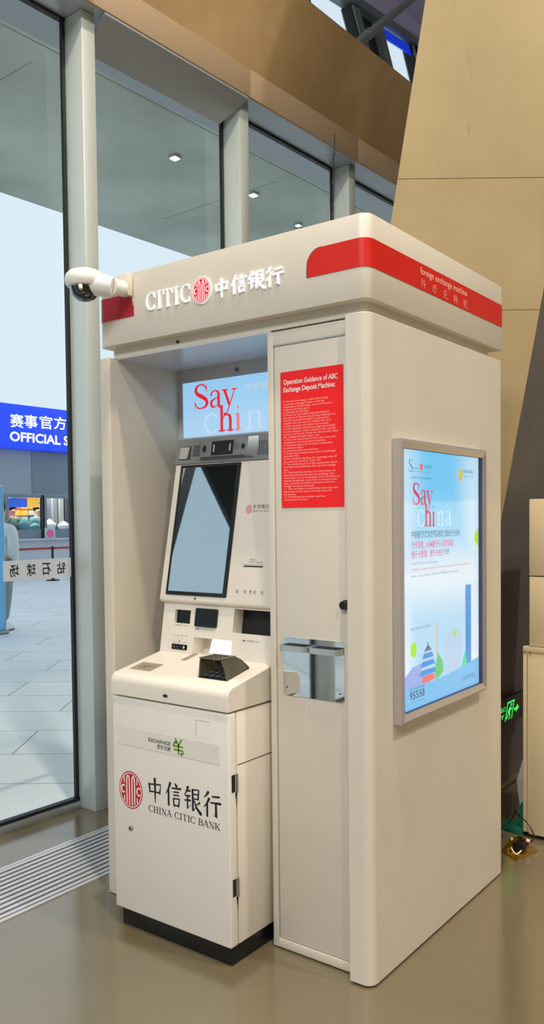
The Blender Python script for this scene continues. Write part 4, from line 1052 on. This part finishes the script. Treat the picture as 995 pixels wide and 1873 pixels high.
g = MB().frame((XS+.285, 0, 0), (0, 1, 0), (0, 0, 1))
g.text('OFFICIAL S', 11.55, 3.66, 1.98, .26, 'signwhite', bold=.022, h=.01)
g.build('lettering', Sg)
g = MB(); g.cyl((XS+.18, 12.90, 1.16), (XS+.2, 12.90, 1.16), .11, .11, 'pink', 28); g.box(XS+.165, XS+.18, 12.72, 13.08, 1.03, 1.32, 'facadew', .002)
tag(g.build('round_pink_sign'), 'round pink sign standing on the ticket counter ledge', 'sign')
def cushion(y, z, w, hh, m, lab, cat='bag', tip=1.0):
    b = bmesh.new(); bmesh.ops.create_icosphere(b, subdivisions=3, radius=1)
    for v in b.verts:
        p = v.co; k = 1-.55*max(0, p.z)*tip
        v.co = Vector((p.x*.12*k, p.y*w/2*k, p.z*hh/2))+Vector((XS-.30, y, z+hh/2))
    mb = MB().bm(b, m); return tag(mb.build('cloth_bundle'), lab, cat, 'bundles behind the ticket windows')
cushion(13.27, 1.251, .44, .34, 'whitecloth', 'pointed white cloth bundle just right of the shop window post', 'bundle', 1.4)
cushion(13.78, 1.251, .44, .26, 'whitecloth', 'low white cloth bundle, rightmost in the shop ticket windows', 'bundle')
cushion(12.38, 1.251, .36, .36, 'tealcloth', 'teal cloth bundle in the middle of the lit shop window', 'bundle', .8)
cushion(12.03, 1.251, .28, .32, 'olive', 'dark green cloth bundle at the left of the lit shop window', 'bundle', .8)
cushion(12.75, 1.251, .32, .22, 'tealcloth', 'low teal cloth bundle in the right half of the lit shop window', 'bundle', .5)

# belt barrier
Bs = thing('belt_stanchion', 'black belt stanchion with a red belt in front of the ticket counter', 'stanchion', (-15.9, 11.44, 0))
g = MB(); g.rev([(.001, 0), (.17, 0), (.17, .015), (.06, .035), (.03, .04), (.03, .80), (.035, .80), (.035, .87), (.001, .87)], (-15.9, 11.44, 0), 'black', 28); g.build('post', Bs)
g = MB(); g.box(-15.905, -15.895, 8.6, 11.41, .80, .85, 'belt'); g.box(-15.905, -15.895, 11.47, 14.4, .80, .85, 'belt'); g.build('belt', Bs)

# banner
Bn = thing('light_blue_banner', 'light blue roll-up banner standing outside at the left edge', 'banner', (-8.3, 4.1, 0))
g = MB(); g.box(-8.31, -8.30, 3.70, 4.585, .03, 1.98, 'banner'); g.build('sheet', Bn)
g = MB(); g.box(-8.37, -8.24, 3.68, 4.60, 0, .05, 'greymetal', .01); g.box(-8.315, -8.295, 4.582, 4.590, .05, 1.99, 'alu'); g.box(-8.315, -8.295, 3.70, 4.590, 1.975, 1.995, 'alu'); g.build('stand', Bn)

# people
def skin_body(name, joints, edges, radii, m, parent, sub=2):
    me = bpy.data.meshes.new(name); me.from_pydata(joints, edges, [])
    o = bpy.data.objects.new(name, me); COL.objects.link(o)
    md = o.modifiers.new('s', 'SKIN'); md.use_smooth_shade = True
    sv = me.skin_vertices[0].data
    for i, r in enumerate(radii): sv[i].radius = r if isinstance(r, tuple) else (r, r); sv[i].use_root = (i == 0)
    s2 = o.modifiers.new('u', 'SUBSURF'); s2.levels = sub; s2.render_levels = sub
    bpy.context.view_layer.update()
    ev = o.evaluated_get(bpy.context.evaluated_depsgraph_get()); nm = bpy.data.meshes.new_from_object(ev)
    bpy.data.objects.remove(o)
    nm.materials.clear(); nm.materials.append(M[m]); nm.polygons.foreach_set('use_smooth', [True]*len(nm.polygons))
    r = bpy.data.objects.new(name, nm); COL.objects.link(r)
    if parent: r.parent = parent
    return r
def person(loc, rz, label, top='whitecloth', legs='trouser', stride=.12):
    P = thing('person', label, 'person', loc); P.rotation_euler = (0, 0, rz)
    # faces +x locally; body one continuous figure
    J = [(0, 0, .95), (0, 0, 1.12), (0, 0, 1.30), (.0, 0, 1.42), (.01, 0, 1.50), (.02, 0, 1.60), (.03, 0, 1.70),
         (0, .18, 1.40), (-.03, .22, 1.14), (.06, .20, .92), (.10, .19, .86),
         (0, -.18, 1.40), (-.05, -.23, 1.14), (.04, -.21, .92), (.08, -.20, .86),
         (0, .09, .90), (stride*.6, .10, .50), (stride*.5, .10, .09), (stride*.5+.13, .10, .045),
         (0, -.09, .90), (-stride*.3, -.10, .50), (-stride, -.10, .09), (-stride+.13, -.10, .045)]
    E_ = [(0, 1), (1, 2), (2, 3), (3, 4), (4, 5), (5, 6), (3, 7), (7, 8), (8, 9), (9, 10), (3, 11), (11, 12), (12, 13), (13, 14), (0, 15), (15, 16), (16, 17), (17, 18), (0, 19), (19, 20), (20, 21), (21, 22)]
    Rr = [(.13, .10), (.12, .10), (.14, .11), (.10, .09), .05, .075, .08, .04, .034, .028, .03, .04, .034, .028, .03, .085, .055, .035, .022, .085, .055, .035, .022]
    skin_body('body', J, E_, Rr, 'skin', P)
    skin_body('jacket', [J[0], J[1], J[2], J[3], (.01, 0, 1.47), J[7], J[8], (.05, .20, .95), J[11], J[12], (.03, -.21, .95), (0, 0, .86)],
              [(0, 1), (1, 2), (2, 3), (3, 4), (3, 5), (5, 6), (6, 7), (3, 8), (8, 9), (9, 10), (0, 11)],
              [(.165, .14), (.155, .13), (.18, .15), (.15, .14), .07, .095, .072, .055, .095, .072, .055, (.16, .14)], top, P)
    skin_body('trousers', [(0, 0, .93), J[15], J[16], (J[17][0], J[17][1], .12), J[19], J[20], (J[21][0], J[21][1], .14)],
              [(0, 1), (1, 2), (2, 3), (0, 4), (4, 5), (5, 6)], [(.13, .11), .11, .082, .066, .11, .082, .066], legs, P)
    for q in (17, 21):
        x, y = J[q][0], J[q][1]; s_ = MB()
        s_.prism([(x-.08, 0), (x+.19, 0), (x+.20, .04), (x+.15, .085), (x+.06, .12), (x-.05, .13), (x-.085, .07)], 'y', y-.05, y+.05, 'shoe', .012)
        s_.box(x-.085, x+.20, y-.052, y+.052, 0, .02, 'navy', .004)
        o = s_.build('shoe'); o.parent = P
    b = bmesh.new(); bmesh.ops.create_uvsphere(b, u_segments=20, v_segments=14, radius=1)
    for v in b.verts:
        p = v.co; v.co = Vector((.005+p.x*.098-.02, p.y*.092, 1.70+p.z*.11+.02))
    bmesh.ops.delete(b, geom=[v for v in b.verts if v.co.x > .055 and v.co.z < 1.74], context='VERTS')
    o = MB().bm(b, 'hair').build('hair'); o.parent = P
    g = MB()
    for s_ in (-1, 1): g.rev([(.001, -.006), (.009, 0), (.001, .006)], (.103, .03*s_, 1.70), 'ink', 10, 'x')
    g.cyl((.10, 0, 1.69), (.122, 0, 1.66), .008, .014, 'skin', 10); g.box(.096, .106, -.02, .02, 1.635, 1.642, 'deepred', .002)
    o = g.build('face_features'); o.parent = P
    return P
person((-8.66, 4.78, 0), PI/2+.45, 'person in white hoodie and grey-green trousers walking right, behind the blue banner')
person((XS-.82, 12.40, .17), -.1, 'dark-haired person in dark green top at the left of the lit shop window', 'olive', 'navy', 0)
person((XS-.82, 13.22, .17), .1, 'person with dark hair in pale blue at the right of the lit shop window', 'tealcloth', 'navy', 0)

# ================================================================== LIGHT
w = bpy.data.worlds.new('sky'); sc.world = w; w.use_nodes = True
bg = w.node_tree.nodes['Background']; bg.inputs['Color'].default_value = (.70, .82, .90, 1); bg.inputs['Strength'].default_value = 1.08
def area(name, loc, rot, sx, sy, power, col, spread=PI):
    l = bpy.data.lights.new(name, 'AREA'); l.shape = 'RECTANGLE'; l.size = sx; l.size_y = sy; l.energy = power; l.color = col; l.spread = spread
    o = bpy.data.objects.new(name, l); COL.objects.link(o); o.location = loc; o.rotation_euler = rot; return o
WARM = (1, .87, .67)
for i, (x, y, e) in enumerate(((.5, -.78, 205), (3.4, .6, 240), (4.0, -3.2, 160))):
    area('ceiling_lamp_%d' % (i+1), (x, y, 6.85), (0, 0, 0), .2, .2, e, WARM if i == 0 else (1, .92, .8))
area('skylight', (1.2, -6.2, 6.8), (math.radians(28), 0, 0), 5, 2.2, 620, (.94, .97, 1))  # broad cool fill light added overhead, out of view

area('shop_lamp', (XS-.7, 12.8, 3.2), (0, 0, 0), .3, 2.4, 110, (1, .95, .85))
# ================================================================== CAMERA
cd = bpy.data.cameras.new('camera'); cam = bpy.data.objects.new('camera', cd); COL.objects.link(cam); sc.camera = cam
F, YAW, PIT, ROL, CYY = 1533.790, .642162, -.0363259, -.0107403, 1005.268
W_, H_ = 995, 1873
cd.sensor_fit = 'VERTICAL'; cd.sensor_height = 24; cd.lens = F*24/H_; cd.clip_start = .05; cd.clip_end = 200
cd.shift_y = (CYY-H_/2)/H_
fw = Vector((-math.sin(YAW)*math.cos(PIT), math.cos(YAW)*math.cos(PIT), math.sin(PIT))); r0 = Vector((math.cos(YAW), math.sin(YAW), 0)); u0 = r0.cross(fw)
r2 = math.cos(ROL)*r0+math.sin(ROL)*u0; u2 = -math.sin(ROL)*r0+math.cos(ROL)*u0
cam.matrix_world = Matrix(((r2.x, u2.x, -fw.x, 1.31977), (r2.y, u2.y, -fw.y, -2.27106), (r2.z, u2.z, -fw.z, 1.5), (0, 0, 0, 1)))

vs_ = sc.view_settings; vs_.view_transform = 'Standard'; vs_.look = 'None'; vs_.gamma = 1; vs_.exposure = 0; vs_.use_curve_mapping = False
sc.cycles.max_bounces = 10; sc.cycles.diffuse_bounces = 5; sc.cycles.transparent_max_bounces = 12
sc.cycles.use_denoising = True
